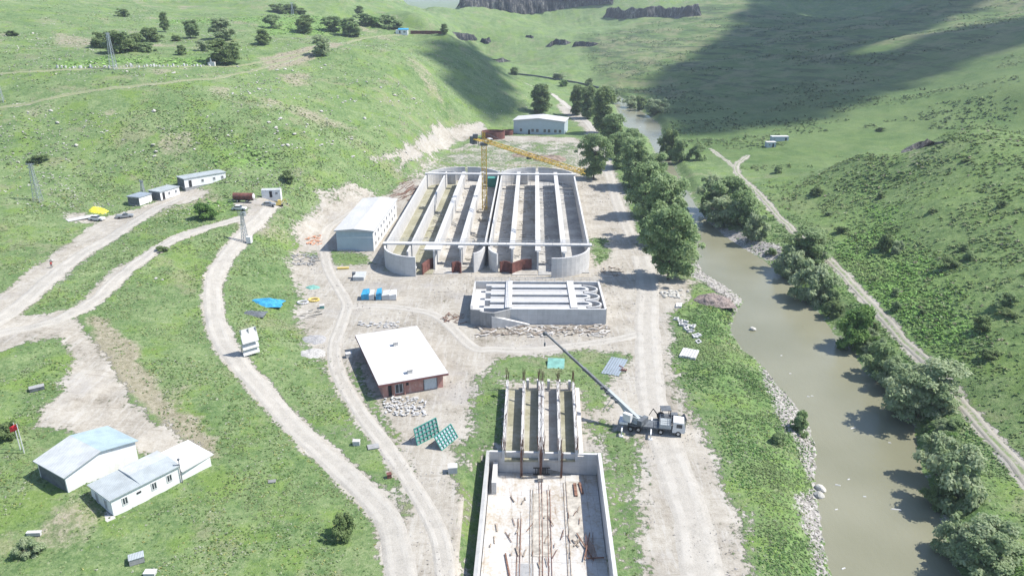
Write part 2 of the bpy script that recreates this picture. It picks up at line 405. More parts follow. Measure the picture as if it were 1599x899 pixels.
# roads as corridors, also bare underneath and at their edges
ROADS = {
 'main_road': ([(640,1000),(630,920),(618,850),(600,800),(545,745),(475,680),(412,612),(358,548),(336,500),(334,440),(354,398),(386,358),(412,335),(428,318)], 4.6),
 'upper_road': ([(396,340),(372,342),(335,352),(290,366),(245,388),(210,413),(170,448),(128,482),(70,505),(10,518),(-60,535)], 3.6),
 'terrace_road': ([(285,307),(240,328),(205,350),(160,378),(110,410),(62,448),(10,492),(-50,530)], 4.4),
 'riverside_track': ([(1660,830),(1600,742),(1555,690),(1500,628),(1445,562),(1402,522),(1345,460),(1300,410),(1262,380),(1236,358),(1203,323),(1165,285),(1150,268),(1152,255),(1168,243)], 2.3),
 'haul_road': ([(1110,1010),(1095,890),(1078,800),(1050,720),(1024,650),(1014,580),(1010,500),(1012,445),(1000,400)], 6.5),
 'north_road': ([(985,370),(965,320),(950,270),(938,225),(915,190),(885,165),(850,142),(820,130)], 4.5),
 'site_track': ([(560,325),(520,350),(505,375),(512,420),(540,470),(535,500),(522,540),(530,585),(560,640),(605,700),(648,765),(690,850),(700,1000)], 3.4),
 'house_track': ([(540,480),(600,478),(680,492),(735,540),(770,545),(850,545),(960,530),(1000,520)], 3.4),
 'meadow_fork': ([(1150,268),(1140,256),(1124,244),(1108,232)], 1.6),
 'hill_track': ([(-40,176),(0,168),(60,158),(120,146),(200,136),(300,125),(360,117),(420,102),(480,84),(545,66),(590,57),(630,54)], 2.4),
 'plateau_track': ([(-40,117),(30,113),(100,109),(200,106),(300,104),(380,102),(440,90),(500,79)], 2.0)}
rd = np.zeros_like(X)
RW = {}
for k, (pl, wd) in ROADS.items():
    c = smooth_poly([(p.x, p.y) for p in PP(pl)], 5); RW[k] = c
    d = ldist(X, Y, c)+(fbm(X/6, Y/6, 55)-.5)*1.2
    rd = np.maximum(rd, (1-sstep(wd/2-.9, wd/2+1.7, d))*(.7 if k in ('hill_track', 'plateau_track') else 1))
dirt = np.maximum(dirt, rd)
# vegetation character
scrub = polymask([(1180,300),(1240,280),(1300,262),(1400,228),(1470,212),(1600,210),(1750,200),(1750,800),(1600,690),(1500,590),(1400,480),(1310,390),(1250,340)], 5, 8, 20, 3)
lush = np.zeros_like(X)
for q, a in (([(1330,460),(1300,400),(1380,330),(1420,380),(1500,520),(1480,560),(1400,520)], .9), ([(1345,280),(1370,320),(1390,400),(1340,350)], .5),
             ([(100,95),(330,92),(335,103),(90,106)], 1), ([(400,30),(520,28),(560,50),(420,55)], .8), ([(250,30),(450,26),(470,34),(260,38)], .9), ([(340,240),(430,238),(425,262),(350,262)], .8),
             ([(290,312),(340,310),(340,345),(300,345)], .5), ([(1130,430),(1160,560),(1260,700),(1300,899),(1200,899),(1120,600),(1090,500)], .45),
             ([(1470,700),(1560,770),(1620,900),(1500,899)], .5)):
    lush = np.maximum(lush, a*polymask(q, 3, 5, 9, 14))
dry = np.zeros_like(X)
for q, a in (([(138,490),(168,498),(190,530),(230,590),(275,630),(320,672),(334,712),(290,690),(235,655),(185,600),(150,540)], 1.3), ([(425,115),(490,112),(495,135),(450,137)], .6), ([(560,130),(630,128),(625,137),(565,138)], .5), ([(620,85),(645,85),(690,140),(710,190),(670,150)], .5), ([(585,75),(640,75),(600,100)], .5),
             ([(400,90),(500,70),(640,52),(600,68),(480,98),(420,112)], .8), ([(70,45),(160,60),(140,80),(80,72)], .6), ([(230,0),(500,5),(450,25),(280,20)], .3),
             ([(1370,240),(1480,212),(1490,250),(1400,270)], .45), ([(1440,385),(1530,400),(1560,420),(1420,410)], .4), ([(930,60),(1090,60),(1000,120),(930,110)], .4), ([(820,60),(800,120),(740,100)], .35),
             ([(330,850),(380,850),(370,899),(330,899)], .6), ([(1460,480),(1540,500),(1520,530)], .5), ([(480,800),(560,820),(570,899),(470,899)], .45)):
    dry = np.maximum(dry, a*polymask(q, 2.5, 5, 9, 24))
dry = np.maximum(dry, .55*sstep(.55, .75, fbm(X/30, Y/30, 71))*(X < -60))
smoothm = polymask([(1060,230),(1120,250),(1250,275),(1380,232),(1480,210),(1600,208),(1700,200),(1700,-20),(1120,-20),(900,60),(950,150)], 6, 4, 20, 8)
# pit of the settling tank in front
PIT = [PZ(762,703,1.2), PZ(936,708,1.2), PZ(961,899,1.2), PZ(742,899,1.2)]
ex = lambda a, b, k: (b[0]+(b[0]-a[0])*k, b[1]+(b[1]-a[1])*k)
PIT[2] = ex(PIT[1], PIT[2], .7); PIT[3] = ex(PIT[0], PIT[3], .7)
dp = sdist(X, Y, PIT)
lf = (X < -3) & (dp < 2.6)
h = np.where(dp < .15, -3.6, np.where(lf, -1.9, np.where(dp < 5, h*0, h))); HG = h.reshape(gx.shape)

g = NT('ground')
a1 = g.attr('surf'); a2 = g.attr('veg')
sep1 = g.n('ShaderNodeSeparateColor'); g.l(a1.outputs['Color'], sep1.inputs[0]); sep2 = g.n('ShaderNodeSeparateColor'); g.l(a2.outputs['Color'], sep2.inputs[0])
m_d, m_g, m_sc = sep1.outputs; m_l, m_dry, m_sm = sep2.outputs
nb = g.noise(.018, detail=4, rough=.6); nm = g.noise(.11, detail=5, rough=.65); nf = g.noise(.9, detail=5, rough=.7); nv = g.noise(3.2, detail=4, rough=.7)
nc = g.noise(.35, detail=4, rough=.6, dist=.6)
GD, GM, GL, GY = (.040, .074, .026), (.090, .146, .054), (.154, .208, .088), (.242, .275, .15)
npatch = g.noise(.045, detail=6, rough=.7, dist=.8); np2 = g.noise(.2, detail=5, rough=.75, dist=.5); nxf = g.noise(1.9, detail=5, rough=.8)
f = g.math('ADD', g.math('ADD', g.math('MULTIPLY', npatch, .22), g.math('MULTIPLY', np2, .23)), g.math('ADD', g.math('MULTIPLY', nf, .28), g.math('MULTIPLY', nxf, .27)))
grass = g.ramp(f, [(.37, GD), (.46, GM), (.535, GL), (.63, GY)])
grass = g.mix(g.math('MULTIPLY', g.sstep(g.noise(.07, detail=5, rough=.7), .5, .62), .55), grass, g.mix(nxf, (.095, .17, .028), (.19, .26, .06)))
grass = g.mix(g.math('MULTIPLY', g.sstep(g.noise(.055, g.mapv(g.geo, (1, 1, 1), (0, 0, .8)), 6, .75), .54, .64), .6), grass, g.ramp(nxf, [(.35, (.13, .13, .07)), (.5, (.2, .2, .12)), (.65, (.30, .28, .2))]))
grass = g.mix(g.math('MULTIPLY', g.sstep(g.noise(2.6, detail=3, rough=.6), .6, .7), g.sstep(np2, .42, .6)), grass, (.28, .30, .18))
grass = g.mix(g.math('MULTIPLY', g.sstep(g.noise(1.1, detail=4, rough=.7), .60, .67), .7), grass, (.04, .08, .03))
smooth_ = g.mix(g.sstep(g.math('ADD', g.math('MULTIPLY', nm, .5), g.math('MULTIPLY', nv, .5)), .4, .62), (.060, .108, .034), (.110, .160, .052))
smooth_ = g.mix(g.math('MULTIPLY', g.sstep(nb, .45, .6), .35), smooth_, (.14, .185, .075))
terr = g.noise(1.0, g.mapv(g.geo, (.018, .018, .5)), 5, .7); fary = g.n('ShaderNodeSeparateXYZ'); g.l(g.geo, fary.inputs[0]); farm = g.sstep(fary.outputs[1], 430, 650)
smooth_ = g.mix(g.math('MULTIPLY', g.math('MULTIPLY', g.sstep(terr, .50, .56), farm), .85), smooth_, (.034, .056, .026))
smooth_ = g.mix(g.math('MULTIPLY', g.math('MULTIPLY', g.sstep(g.noise(.03, detail=6, rough=.75), .48, .6), farm), .7), smooth_, g.mix(nf, (.15, .15, .075), (.23, .22, .13)))
smooth_ = g.mix(g.math('MULTIPLY', g.sstep(g.noise(.25, g.mapv(g.geo, (1, 2.2, 1)), 6, .75), .57, .66), .7), smooth_, (.034, .07, .032))
grass = g.mix(g.math('MULTIPLY', m_sm, .9), grass, smooth_)
scr = g.ramp(g.math('ADD', g.math('MULTIPLY', nf, .5), g.math('MULTIPLY', nc, .5)), [(.34, (.045, .08, .026)), (.46, (.092, .148, .046)), (.6, (.165, .225, .08))])
grass = g.mix(g.math('MULTIPLY', m_sc, .65), grass, scr)
lsh = g.ramp(nf, [(.3, (.06, .13, .03)), (.5, (.13, .23, .06)), (.7, (.22, .34, .10))])
grass = g.mix(g.math('MULTIPLY', m_l, g.sstep(g.math('ADD', nc, nf), .85, 1.05)), grass, lsh)
dr_c = g.ramp(nf, [(.3, (.15, .14, .09)), (.5, (.235, .215, .15)), (.7, (.33, .30, .235))])
grass = g.mix(g.sstep(g.math('ADD', m_dry, g.math('ADD', g.math('MULTIPLY', nf, .6), g.math('MULTIPLY', nm, .6))), .98, 1.3), grass, dr_c)
# stony soil
soil = g.ramp(g.math('ADD', g.math('MULTIPLY', nm, .45), g.math('ADD', g.math('MULTIPLY', nf, .3), g.math('MULTIPLY', nv, .25))),
              [(.36, (.165, .143, .112)), (.46, (.26, .236, .196)), (.55, (.33, .305, .26)), (.68, (.41, .388, .345))])
soil = g.mix(g.math('MULTIPLY', g.sstep(g.noise(1.1, g.mapv(g.geo, (1, .1, 1), (0, 0, .12)), 4, .7), .48, .66), .45), soil, (.40, .385, .35))
soil = g.mix(g.math('MULTIPLY', g.sstep(g.noise(.9, g.mapv(g.geo, (.12, 1, 1), (0, 0, .5)), 4, .7), .54, .68), .5), soil, (.20, .175, .14))
soil = g.mix(g.math('MULTIPLY', g.sstep(g.noise(.05, detail=5, rough=.7), .52, .66), .5), soil, (.28, .265, .25))
soil = g.mix(g.math('MULTIPLY', g.sstep(g.voro(1.7), .12, .0), .5), soil, (.5, .48, .45))
grv = g.ramp(g.voro(2.6, out='Color'), [(.1, (.16, .15, .135)), (.5, (.28, .265, .245)), (.9, (.42, .40, .37))])
k1 = g.sstep(g.math('ADD', m_d, g.math('MULTIPLY', g.math('SUBTRACT', g.math('ADD', g.math('MULTIPLY', nf, .6), g.math('MULTIPLY', nm, .4)), .5), 3.2)), .40, .66)
k2 = g.sstep(g.math('ADD', m_g, g.math('MULTIPLY', g.math('SUBTRACT', nf, .5), 1.3)), .42, .6)
col = g.mix(k1, grass, soil); col = g.mix(k2, col, grv)
g.color(col)
hb = g.math('ADD', g.math('MULTIPLY', nf, .7), g.math('MULTIPLY', nv, .35))
kk = g.math('MULTIPLY', g.math('SUBTRACT', 1.0, g.math('MULTIPLY', k1, .8)), hb)
g.bump(kk, .85, .55); g.bs.inputs['Specular IOR Level'].default_value = .1
GROUND = g.m

ny, nx = gx.shape
idx = np.arange(nx*ny).reshape(ny, nx)
F = np.c_[idx[:-1, :-1].ravel(), idx[:-1, 1:].ravel(), idx[1:, 1:].ravel(), idx[1:, :-1].ravel()]
ter = npmesh('ground', np.c_[X, Y, h], F, GROUND, smooth=True, attrs={'surf': np.c_[dirt, gravel, scrub], 'veg': np.c_[lush, dry, smoothm]})
tag(ter, kind='structure')
MASKS = {k: v.reshape(gx.shape) for k, v in dict(dirt=dirt, gravel=gravel, scrub=scrub, lush=lush, dry=dry, sm=smoothm, dr=dr, dp=dp, ds=ds).items()}
def MV(name, x, y):
    i = np.clip(np.searchsorted(XS, x)-1, 0, len(XS)-2); j = np.clip(np.searchsorted(YS, y)-1, 0, len(YS)-2)
    return MASKS[name][j, i]

# ------------------------------------------------------------------ river
k = NT('river_water')
k.color(k.mix(k.sstep(k.noise(.03, detail=3), .35, .7), (.16, .158, .105), (.20, .196, .138)))
k.bs.inputs['Roughness'].default_value = .22; k.bs.inputs['Specular IOR Level'].default_value = .27; k.bs.inputs['IOR'].default_value = 1.33
k.bump(k.math('ADD', k.noise(.9, k.mapv(k.geo, (1, .45, 1)), 3), k.math('MULTIPLY', k.noise(3.5, detail=2), .5)), .5, .1)
RWAT = k.m
k = NT('hazy_plain_sheet'); k.color((.015, .055, .10)); k.bs.inputs['Roughness'].default_value = .6; k.bs.inputs['Specular IOR Level'].default_value = .1; k.bump(k.noise(.02, detail=3), .2, 1)
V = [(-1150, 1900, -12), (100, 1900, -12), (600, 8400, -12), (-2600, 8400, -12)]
tag(npmesh('hazy_plain_sheet', V, [(0, 1, 2, 3)], k.m), kind='structure')  # sheet added for the distant plain, its haze and shade put into the blue
L = [np.array(PZ(a, b, WZ)) for a, b in RIVL]; Rr_ = [np.array(PZ(a, b, WZ)) for a, b in RIVR]
def resample(p, m):
    p = np.array(p); s = np.r_[0, np.cumsum(np.hypot(*np.diff(p, axis=0).T))]; t = np.linspace(0, s[-1], m)
    return np.c_[np.interp(t, s, p[:, 0]), np.interp(t, s, p[:, 1])]
L = resample(L, 90); Rr_ = resample(Rr_, 90); V = []; 
for a, b in zip(L, Rr_):
    e = (b-a)/max(np.hypot(*(b-a)), 1e-6)
    for t, o in ((0, -2.5), (.25, 0), (.5, 0), (.75, 0), (1, 2.5)): q = a+(b-a)*t+e*o; V.append((q[0], q[1], WZ))
F = [(i*5+j, i*5+j+1, i*5+j+6, i*5+j+5) for i in range(89) for j in range(4)]
tag(npmesh('river_water', V, F, RWAT), kind='structure')

# ------------------------------------------------------------------ roads draped on the ground
def roadmat(name, base, rut, worn=.5, grassy=0.0):
    k = NT(name); uv = k.n('ShaderNodeUVMap'); uv.uv_map = 'uv'; sx = k.n('ShaderNodeSeparateXYZ'); k.l(uv.outputs[0], sx.inputs[0])
    f = k.math('ADD', k.math('MULTIPLY', k.noise(.5, detail=6, rough=.7), .6), k.math('MULTIPLY', k.noise(4, detail=3, rough=.7), .4))
    c = k.ramp(f, [(.35, tuple(x*.8 for x in base)), (.5, base), (.66, tuple(min(x*1.14, .7) for x in base))])
    off = k.math('MULTIPLY', k.math('SUBTRACT', k.noise(.12), .5), .18)
    d = k.math('ABSOLUTE', k.math('SUBTRACT', k.math('ABSOLUTE', k.math('SUBTRACT', k.math('ADD', sx.outputs[0], off), .5)), .23))
    r = k.math('MULTIPLY', k.math('SUBTRACT', 1.0, k.sstep(d, .05, .13)), k.sstep(k.noise(.3, detail=4), .3, .6))
    c = k.mix(k.math('MULTIPLY', r, worn), c, rut)
    if grassy:
        m = k.math('SUBTRACT', 1.0, k.sstep(k.math('ABSOLUTE', k.math('SUBTRACT', sx.outputs[0], .5)), .06, .17))
        c = k.mix(k.math('MULTIPLY', k.math('MULTIPLY', m, grassy), k.sstep(k.noise(1.2, detail=5), .4, .55)), c, (.13, .19, .06))
    k.color(c); k.bump(k.math('ADD', k.noise(3, detail=5, rough=.7), k.math('MULTIPLY', r, -.5)), .5, .12); return k.m
M_road = roadmat('pale_gravel_road', (.315, .295, .258), (.385, .366, .325))
M_haul = roadmat('dusty_haul_road', (.325, .303, .264), (.395, .374, .333), .6)
M_track = roadmat('dirt_track', (.28, .26, .215), (.35, .33, .28), .4, .8)
M_faint = roadmat('grassy_track', (.2, .21, .12), (.26, .245, .16), .5, .9)
def road(name, mat, lift):
    pl, wd = ROADS[name]; c = np.array(RW[name]); c = resample(c, int(len(c)*4)); V = []; UV = []; s = 0
    K = 9
    for i, q in enumerate(c):
        t = c[min(i+1, len(c)-1)]-c[max(i-1, 0)]; t = t/max(np.hypot(*t), 1e-6); nn = np.array([-t[1], t[0]])
        wl = wd/2*(.9+.35*fbm(np.array(i*.11), np.array(3.3), 5)); wr = wd/2*(.9+.35*fbm(np.array(i*.13), np.array(7.3), 6))
        if i: s += np.hypot(*(q-c[i-1]))
        for j in range(K):
            a = j/(K-1)*2-1; p = q+nn*(a*(wl if a > 0 else wr))
            dz = lift if 0 < j < K-1 else -.12
            V.append((p[0], p[1], float(HV(p[0], p[1]))+dz)); UV.append((j/(K-1), s))
    F = np.array([(i*K+j, i*K+j+1, (i+1)*K+j+1, (i+1)*K+j) for i in range(len(c)-1) for j in range(K-1)])
    o = npmesh(name, V, F, mat, smooth=True)
    uvl = o.data.uv_layers.new(name='uv'); uvl.data.foreach_set('uv', np.array(UV, np.float32)[F.ravel()].ravel())
    tag(o, kind='structure')
for q, m, l in (('main_road', M_road, .09), ('upper_road', M_road, .075), ('terrace_road', M_road, .06), ('riverside_track', M_track, .09), ('haul_road', M_haul, .07),
             ('north_road', M_haul, .06), ('site_track', M_haul, .05), ('house_track', M_haul, .065), ('meadow_fork', M_track, .07), ('hill_track', M_faint, .12), ('plateau_track', M_faint, .1)): road(q, m, l)

# ------------------------------------------------------------------ materials
def concrete(name, c, streak=.35, panel=True):
    k = NT(name)
    f = k.math('ADD', k.math('MULTIPLY', k.noise(.6, detail=6, rough=.7), .6), k.math('MULTIPLY', k.noise(1.6, k.mapv(k.geo, (1, 1, .12)), 5, .7), .4))
    col = k.ramp(f, [(.3, tuple(x*(1-streak) for x in c)), (.5, c), (.7, tuple(min(x*1.15, .72) for x in c))])
    h = f
    if panel:
        b = k.n('ShaderNodeTexBrick'); b.inputs['Scale'].default_value = 1; b.inputs['Mortar Size'].default_value = .018
        b.inputs['Brick Width'].default_value = 2.4; b.inputs['Row Height'].default_value = 1.25; b.offset = 0
        sw = k.n('ShaderNodeCombineXYZ'); sp = k.n('ShaderNodeSeparateXYZ'); k.l(k.geo, sp.inputs[0])
        k.l(k.math('ADD', sp.outputs[0], sp.outputs[1]), sw.inputs[0]); k.l(sp.outputs[2], sw.inputs[1]); k.l(sw.outputs[0], b.inputs['Vector'])
        b.inputs['Color1'].default_value = (1, 1, 1, 1); b.inputs['Color2'].default_value = (.9, .9, .9, 1); b.inputs['Mortar'].default_value = (.62, .62, .6, 1)
        col = k.mix(.75, col, b.outputs['Color'], 'MULTIPLY')
    k.color(col); k.bump(f, .3, .05); return k.m
M_conc = concrete('cast_concrete', (.47, .464, .452), .22); M_cap = concrete('concrete_walkway', (.44, .434, .422), .22, False)
M_oldc = concrete('grey_concrete', (.27, .27, .266)); M_slab = concrete('dusty_slab', (.45, .43, .40), .25, False)
def stained(name):
    k = NT(name); f = k.math('ADD', k.math('MULTIPLY', k.noise(.35, k.mapv(k.geo, (1, .5, 1)), 6, .75), .65), k.math('MULTIPLY', k.noise(2.2, detail=4, rough=.7), .35))
    c = k.ramp(f, [(.34, (.25, .21, .155)), (.43, (.36, .325, .275)), (.52, (.43, .42, .40)), (.68, (.50, .495, .485))])
    g_ = k.noise(.8, k.mapv(k.geo, (1.6, .12, 1)), 5, .8); c = k.mix(k.math('MULTIPLY', k.sstep(g_, .58, .68), .65), c, (.2, .13, .09))
    b = k.n('ShaderNodeTexBrick'); b.inputs['Scale'].default_value = 1; b.inputs['Mortar Size'].default_value = .03; b.inputs['Brick Width'].default_value = 4.1; b.inputs['Row Height'].default_value = 5.3; b.offset = 0
    k.l(k.geo, b.inputs['Vector']); b.inputs['Color1'].default_value = (1, 1, 1, 1); b.inputs['Color2'].default_value = (.93, .92, .9, 1); b.inputs['Mortar'].default_value = (.5, .48, .45, 1)
    k.color(k.mix(.8, c, b.outputs['Color'], 'MULTIPLY')); k.bump(f, .4, .06); return k.m
M_stain = stained('stained_tank_floor')
def floor_mat(name, a, b, c):
    k = NT(name); f = k.math('ADD', k.math('MULTIPLY', k.noise(.13, detail=5, rough=.6), .6), k.math('MULTIPLY', k.noise(.9, detail=5, rough=.7), .4))
    k.color(k.ramp(f, [(.36, a), (.5, b), (.62, c)])); k.bump(k.noise(2, detail=4), .4, .1); return k.m
M_silt = floor_mat('olive_silt', (.18, .17, .115), (.25, .24, .17), (.33, .32, .26))
M_site = floor_mat('littered_floor', (.24, .22, .185), (.34, .32, .285), (.43, .415, .385))
M_dsite = floor_mat('dark_floor', (.2, .198, .19), (.30, .295, .28), (.42, .41, .385))
M_rust = vary('rusty_steel', (.17, .092, .065), .5, 2, .85); M_form = vary('red_brown_formwork', (.13, .055, .045), .35, .8, .8)
M_white = vary('white_painted_wall', (.64, .64, .63), .05, .5, .7, dirt=(.5, .48, .44)); M_shadew = vary('shade_tinted_white', (.38, .44, .48), .05, .5, .5)  # the second is white wall with bluish shade put into its colour
M_roofw = vary('white_sheet_roof', (.49, .485, .475), .05, .3, .6, dirt=(.5, .48, .45)); M_gband = vary('grey_blue_band', (.33, .4, .45), .08, 1, .5)
M_brick = vary('pink_brick', (.36, .19, .155), .12, 3, .9, dirt=(.5, .42, .38)); M_fred = vary('dark_red_fascia', (.16, .07, .065), .2, 1, .8)
def sheetroof(name, c, sc, dirn):
    k = NT(name); w_ = k.wave(sc, dirn); f = k.noise(.25, k.mapv(k.pos, (1, .3, 1)), 6, .75); col = k.mix(k.sstep(f, .35, .68), tuple(x*.84 for x in c), c)
    col = k.mix(k.math('MULTIPLY', k.sstep(k.noise(.9, detail=5, rough=.8), .6, .72), .35), col, (.30, .27, .23)); k.color(k.mix(.3, col, k.mix(w_, (.7, .7, .7), (1, 1, 1)), 'MULTIPLY'))
    k.bump(w_, .5, .04); k.bs.inputs['Roughness'].default_value = .55; return k.m
M_seam = sheetroof('ribbed_white_roof', (.49, .485, .475), .55, 'Y')
M_glass = vary('dark_window_glass', (.03, .04, .05), .4, 1, .1, spec=.6); M_frame = vary('white_window_frame', (.5, .5, .5), .04, 1, .5)
M_dark = vary('dark_opening', (.03, .03, .032), .3, 1, .9); M_shut = vary('grey_roller_shutter', (.42, .45, .46), .1, 3, .5)
M_wood = vary('weathered_timber', (.27, .225, .18), .4, 1.5, .9); M_plyw = vary('formwork_board', (.35, .325, .28), .3, 1, .85)
M_blk = vary('black_rubber', (.02, .02, .02), .3, 3, .7); M_gal = vary('galvanised_steel', (.45, .47, .49), .12, 2, .4, .6)
M_yel = vary('yellow_crane_paint', (.60, .40, .07), .12, 1.5, .5); M_cwhite = vary('white_vehicle_paint', (.55, .55, .54), .05, 1, .35, spec=.5)
M_tarp = vary('blue_tarpaulin', (.04, .25, .42), .3, 1, .5, bump=.5); M_teal = vary('teal_sheeting', (.15, .31, .265), .2, 1, .6)
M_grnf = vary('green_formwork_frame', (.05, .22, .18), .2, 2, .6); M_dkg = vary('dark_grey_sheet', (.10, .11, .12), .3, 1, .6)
def corr(name, c, sc=6.0, dirn='X', var=.12):
    k = NT(name); w_ = k.wave(sc, dirn); f = k.noise(.5, detail=5, rough=.7)
    col = k.mix(k.sstep(f, .3, .7), tuple(x*(1-var) for x in c), tuple(min(x*(1+var), .8) for x in c))
    k.color(k.mix(.35, col, k.mix(w_, (.55, .55, .55), (1, 1, 1)), 'MULTIPLY')); k.bump(w_, .6, .05); k.bs.inputs['Roughness'].default_value = .5; return k.m
M_cwh = corr('white_corrugated_sheet', (.44, .455, .45), 1.6); M_cbl = corr('pale_blue_corrugated_sheet', (.31, .39, .425), 1.6); M_cgr = corr('grey_corrugated_sheet', (.34, .37, .375), 1.6)
M_cgy = corr('slate_corrugated_sheet', (.25, .29, .33), 1.2)
k = NT('rock'); k.color(k.ramp(k.noise(1.3, detail=5, rough=.7), [(.35, (.27, .255, .22)), (.5, (.39, .375, .335)), (.7, (.5, .485, .44))])); k.bump(k.noise(3, detail=4), .6, .1); M_rock = k.m
k = NT('basalt'); f = k.math('ADD', k.math('MULTIPLY', k.noise(.11, k.mapv(k.geo, (1, 1, .3)), 6, .8), .55), k.math('MULTIPLY', k.noise(.5, k.mapv(k.geo, (1, 1, .12)), 4, .7), .45))
k.color(k.ramp(f, [(.44, (.01, .012, .015)), (.51, (.035, .036, .038)), (.56, (.12, .115, .105)), (.64, (.27, .26, .235))])); k.bump(f, 1, 1.5); M_bas = k.m
M_rub = vary('mauve_rubble', (.19, .155, .14), .6, 2.5, .9, bump=.6); M_earth = vary('brown_earth', (.19, .15, .12), .4, .5, .95, bump=.8)

def railing(mb, pts, h=1.0, step=2.0):
    for a, b in zip(pts[:-1], pts[1:]):
        a = Vector(a); b = Vector(b); n_ = max(1, int((b-a).length/step))
        for i in range(n_+1): q = a.lerp(b, i/n_); mb.bar(q, q+Vector((0, 0, h)), .07)
        for z in (h, h*.5): mb.bar(a+Vector((0, 0, z)), b+Vector((0, 0, z)), .06)
def rebar(mb, x, y, z, n_=5, h_=1.6, sp=.3, lean=.25):
    for i in range(n_):
        a = Vector((x+random.uniform(-sp, sp), y+random.uniform(-sp, sp), z)); mb.bar(a, a+Vector((random.uniform(-lean, lean), random.uniform(-lean, lean), h_*random.uniform(.6, 1.1))), .05)

# ------------------------------------------------------------------ big aeration tank, two basins of four lanes
PHI = -.028                                       # its long axis leans a little to the right
T0 = thing('aeration_tank', 'huge concrete tank under construction with eight long lanes and rounded corners', 'water tank', (-7.4, 213, 0), PHI)
TW, TL, TH = 60.0, 91.0, 5.7                      # width, length between the cross walks, height
lanes = [-29.6+i*7.42 for i in range(9)]          # wall centre lines, local x
F0, B0 = -11.0, 107.0                             # ends of the rounded parts
def quarter(cx_, cy_, rx, ry, a0, a1, m=14): return [(cx_+rx*math.cos(R(a0+(a1-a0)*i/m)), cy_+ry*math.sin(R(a0+(a1-a0)*i/m))) for i in range(m+1)]
rx, ryF, ryB = 14.84, 11.0, 14.0
m = MB()
m.wallpath([(lanes[0], TL+1)]+[(lanes[0], 0)]+quarter(lanes[0]+rx*.72, 0, rx*.72, ryF, 180, 268, 12), .55, -.3, TH)
m.wallpath([(lanes[8], 0), (lanes[8], TL+1)], .55, -.3, TH)
m.wallpath(quarter(lanes[8]-rx*.72, 0, rx*.72, ryF, 0, -92, 12), .55, -.3, TH)
m.build('outer_wall', M_conc, T0)
for cxl in (lanes[2], lanes[6]):
    m = MB(); m.wallpath(quarter(cxl, TL+1, rx+.05, ryB, 178, 92, 14), .5, -.3, TH)
    m.wallpath(quarter(cxl, TL+1, rx+.05, ryB, 88, 2, 14), .5, -.3, TH); m.build('end_wall', M_conc, T0)
    m = MB(); m.wallpath(quarter(cxl-7.4, TL+1, 7.4, 7, 176, 60, 10), .4, -.3, TH-.4); m.build('guide_wall', M_conc, T0)
# quarter turns meeting at the central wall, front
for s_x in (-1, 1):
    m = MB(); c0 = lanes[4]+s_x*.5
    m.wallpath([(c0, 1)]+[(c0+s_x*(5.6-5.4*math.cos(R(a))), -1-7.4*math.sin(R(a))) for a in range(0, 61, 10)], .5, -.3, TH); m.build('turning_wall', M_conc, T0)
for i in (1, 2, 3, 5, 6, 7):
    m = MB(); y0 = -6.5 if i in (1, 7) else (-5.5 if i in (2, 6) else -3.5)
    m.wallpath([(lanes[i], y0), (lanes[i], TL+6)], .5, -.3, TH); m.build('divider_wall', M_conc, T0)
    if i in (5, 6, 7, 2, 3): m = MB(); m.b2((lanes[i]-.75, y0+.4, TH+.002), (lanes[i]+.75, TL+5, TH+.22)); m.build('wall_walkway', M_cap, T0)
for s_x in (-.65, .65):
    m = MB(); m.wallpath([(lanes[4]+s_x, -1), (lanes[4]+s_x, TL+8)], .42, -.3, TH); m.build('divider_wall', M_conc, T0)
for y, nme in ((0, 'front'), (TL, 'back')):
    m = MB(); m.b2((lanes[0]-.6, y-1.0, TH+.24), (lanes[8]+.8, y+1.0, TH+.62)); w_ = m.build('cross_walkway', M_cap, T0)
    m = MB(); railing(m, [(lanes[0], y+.9, TH+.62), (lanes[8], y+.9, TH+.62)], 1.0, 2.5)
    if y == 0: railing(m, [(lanes[3], y-.9, TH+.62), (lanes[8], y-.9, TH+.62)], 1.0, 2.5)
    m.build('railing', M_gal, w_)
m = MB(); m.b2((lanes[2]-2.8, -5.2, TH+.02), (lanes[2]+2.0, -1.02, TH+.3)); m.build('deck_slab', M_cap, T0)
# far right handrail, yellow
m = MB(); railing(m, [(lanes[4]+3, TL+14.2, TH), (lanes[6], TL+14.4, TH), (lanes[8]-1, TL+6, TH)], 1.1, 2.2); m.build('handrail', M_yel, T0)
for i in range(8):
    mt = M_silt if i < 2 else (M_site if i in (2, 3, 4, 5) else M_dsite)  # the two rightmost lanes get the darker grey floor
    m = MB(); a, b = lanes[i]+.2, lanes[i+1]-.2
    r0 = -9.3 if i in (1, 2, 5, 6) else (-7.2 if i in (0, 7) else -3.2)
    m.b2((a, r0, -.2), (b, TL+(12 if i in (1, 2, 5, 6) else 8), .12+.004*i)); m.build('lane_floor', mt, T0)
# rust red shuttering where the front turns are still open
for (x0, y0, x1, y1) in ((-17.6, -9.9, -15.0, -4.0), (-9.4, -8.4, -6.8, -8.4), (4.2, -7.4, 7.4, -8.2), (7.6, -8.4, 13.2, -4.6)):
    m = MB(); m.wallpath([(x0+(x1-x0)*t, y0+(y1-y0)*t+1.2*math.sin(t*math.pi)) for t in np.linspace(0, 1, 7)], .3, 0, 3.2); m.build('shuttering', M_form, T0)
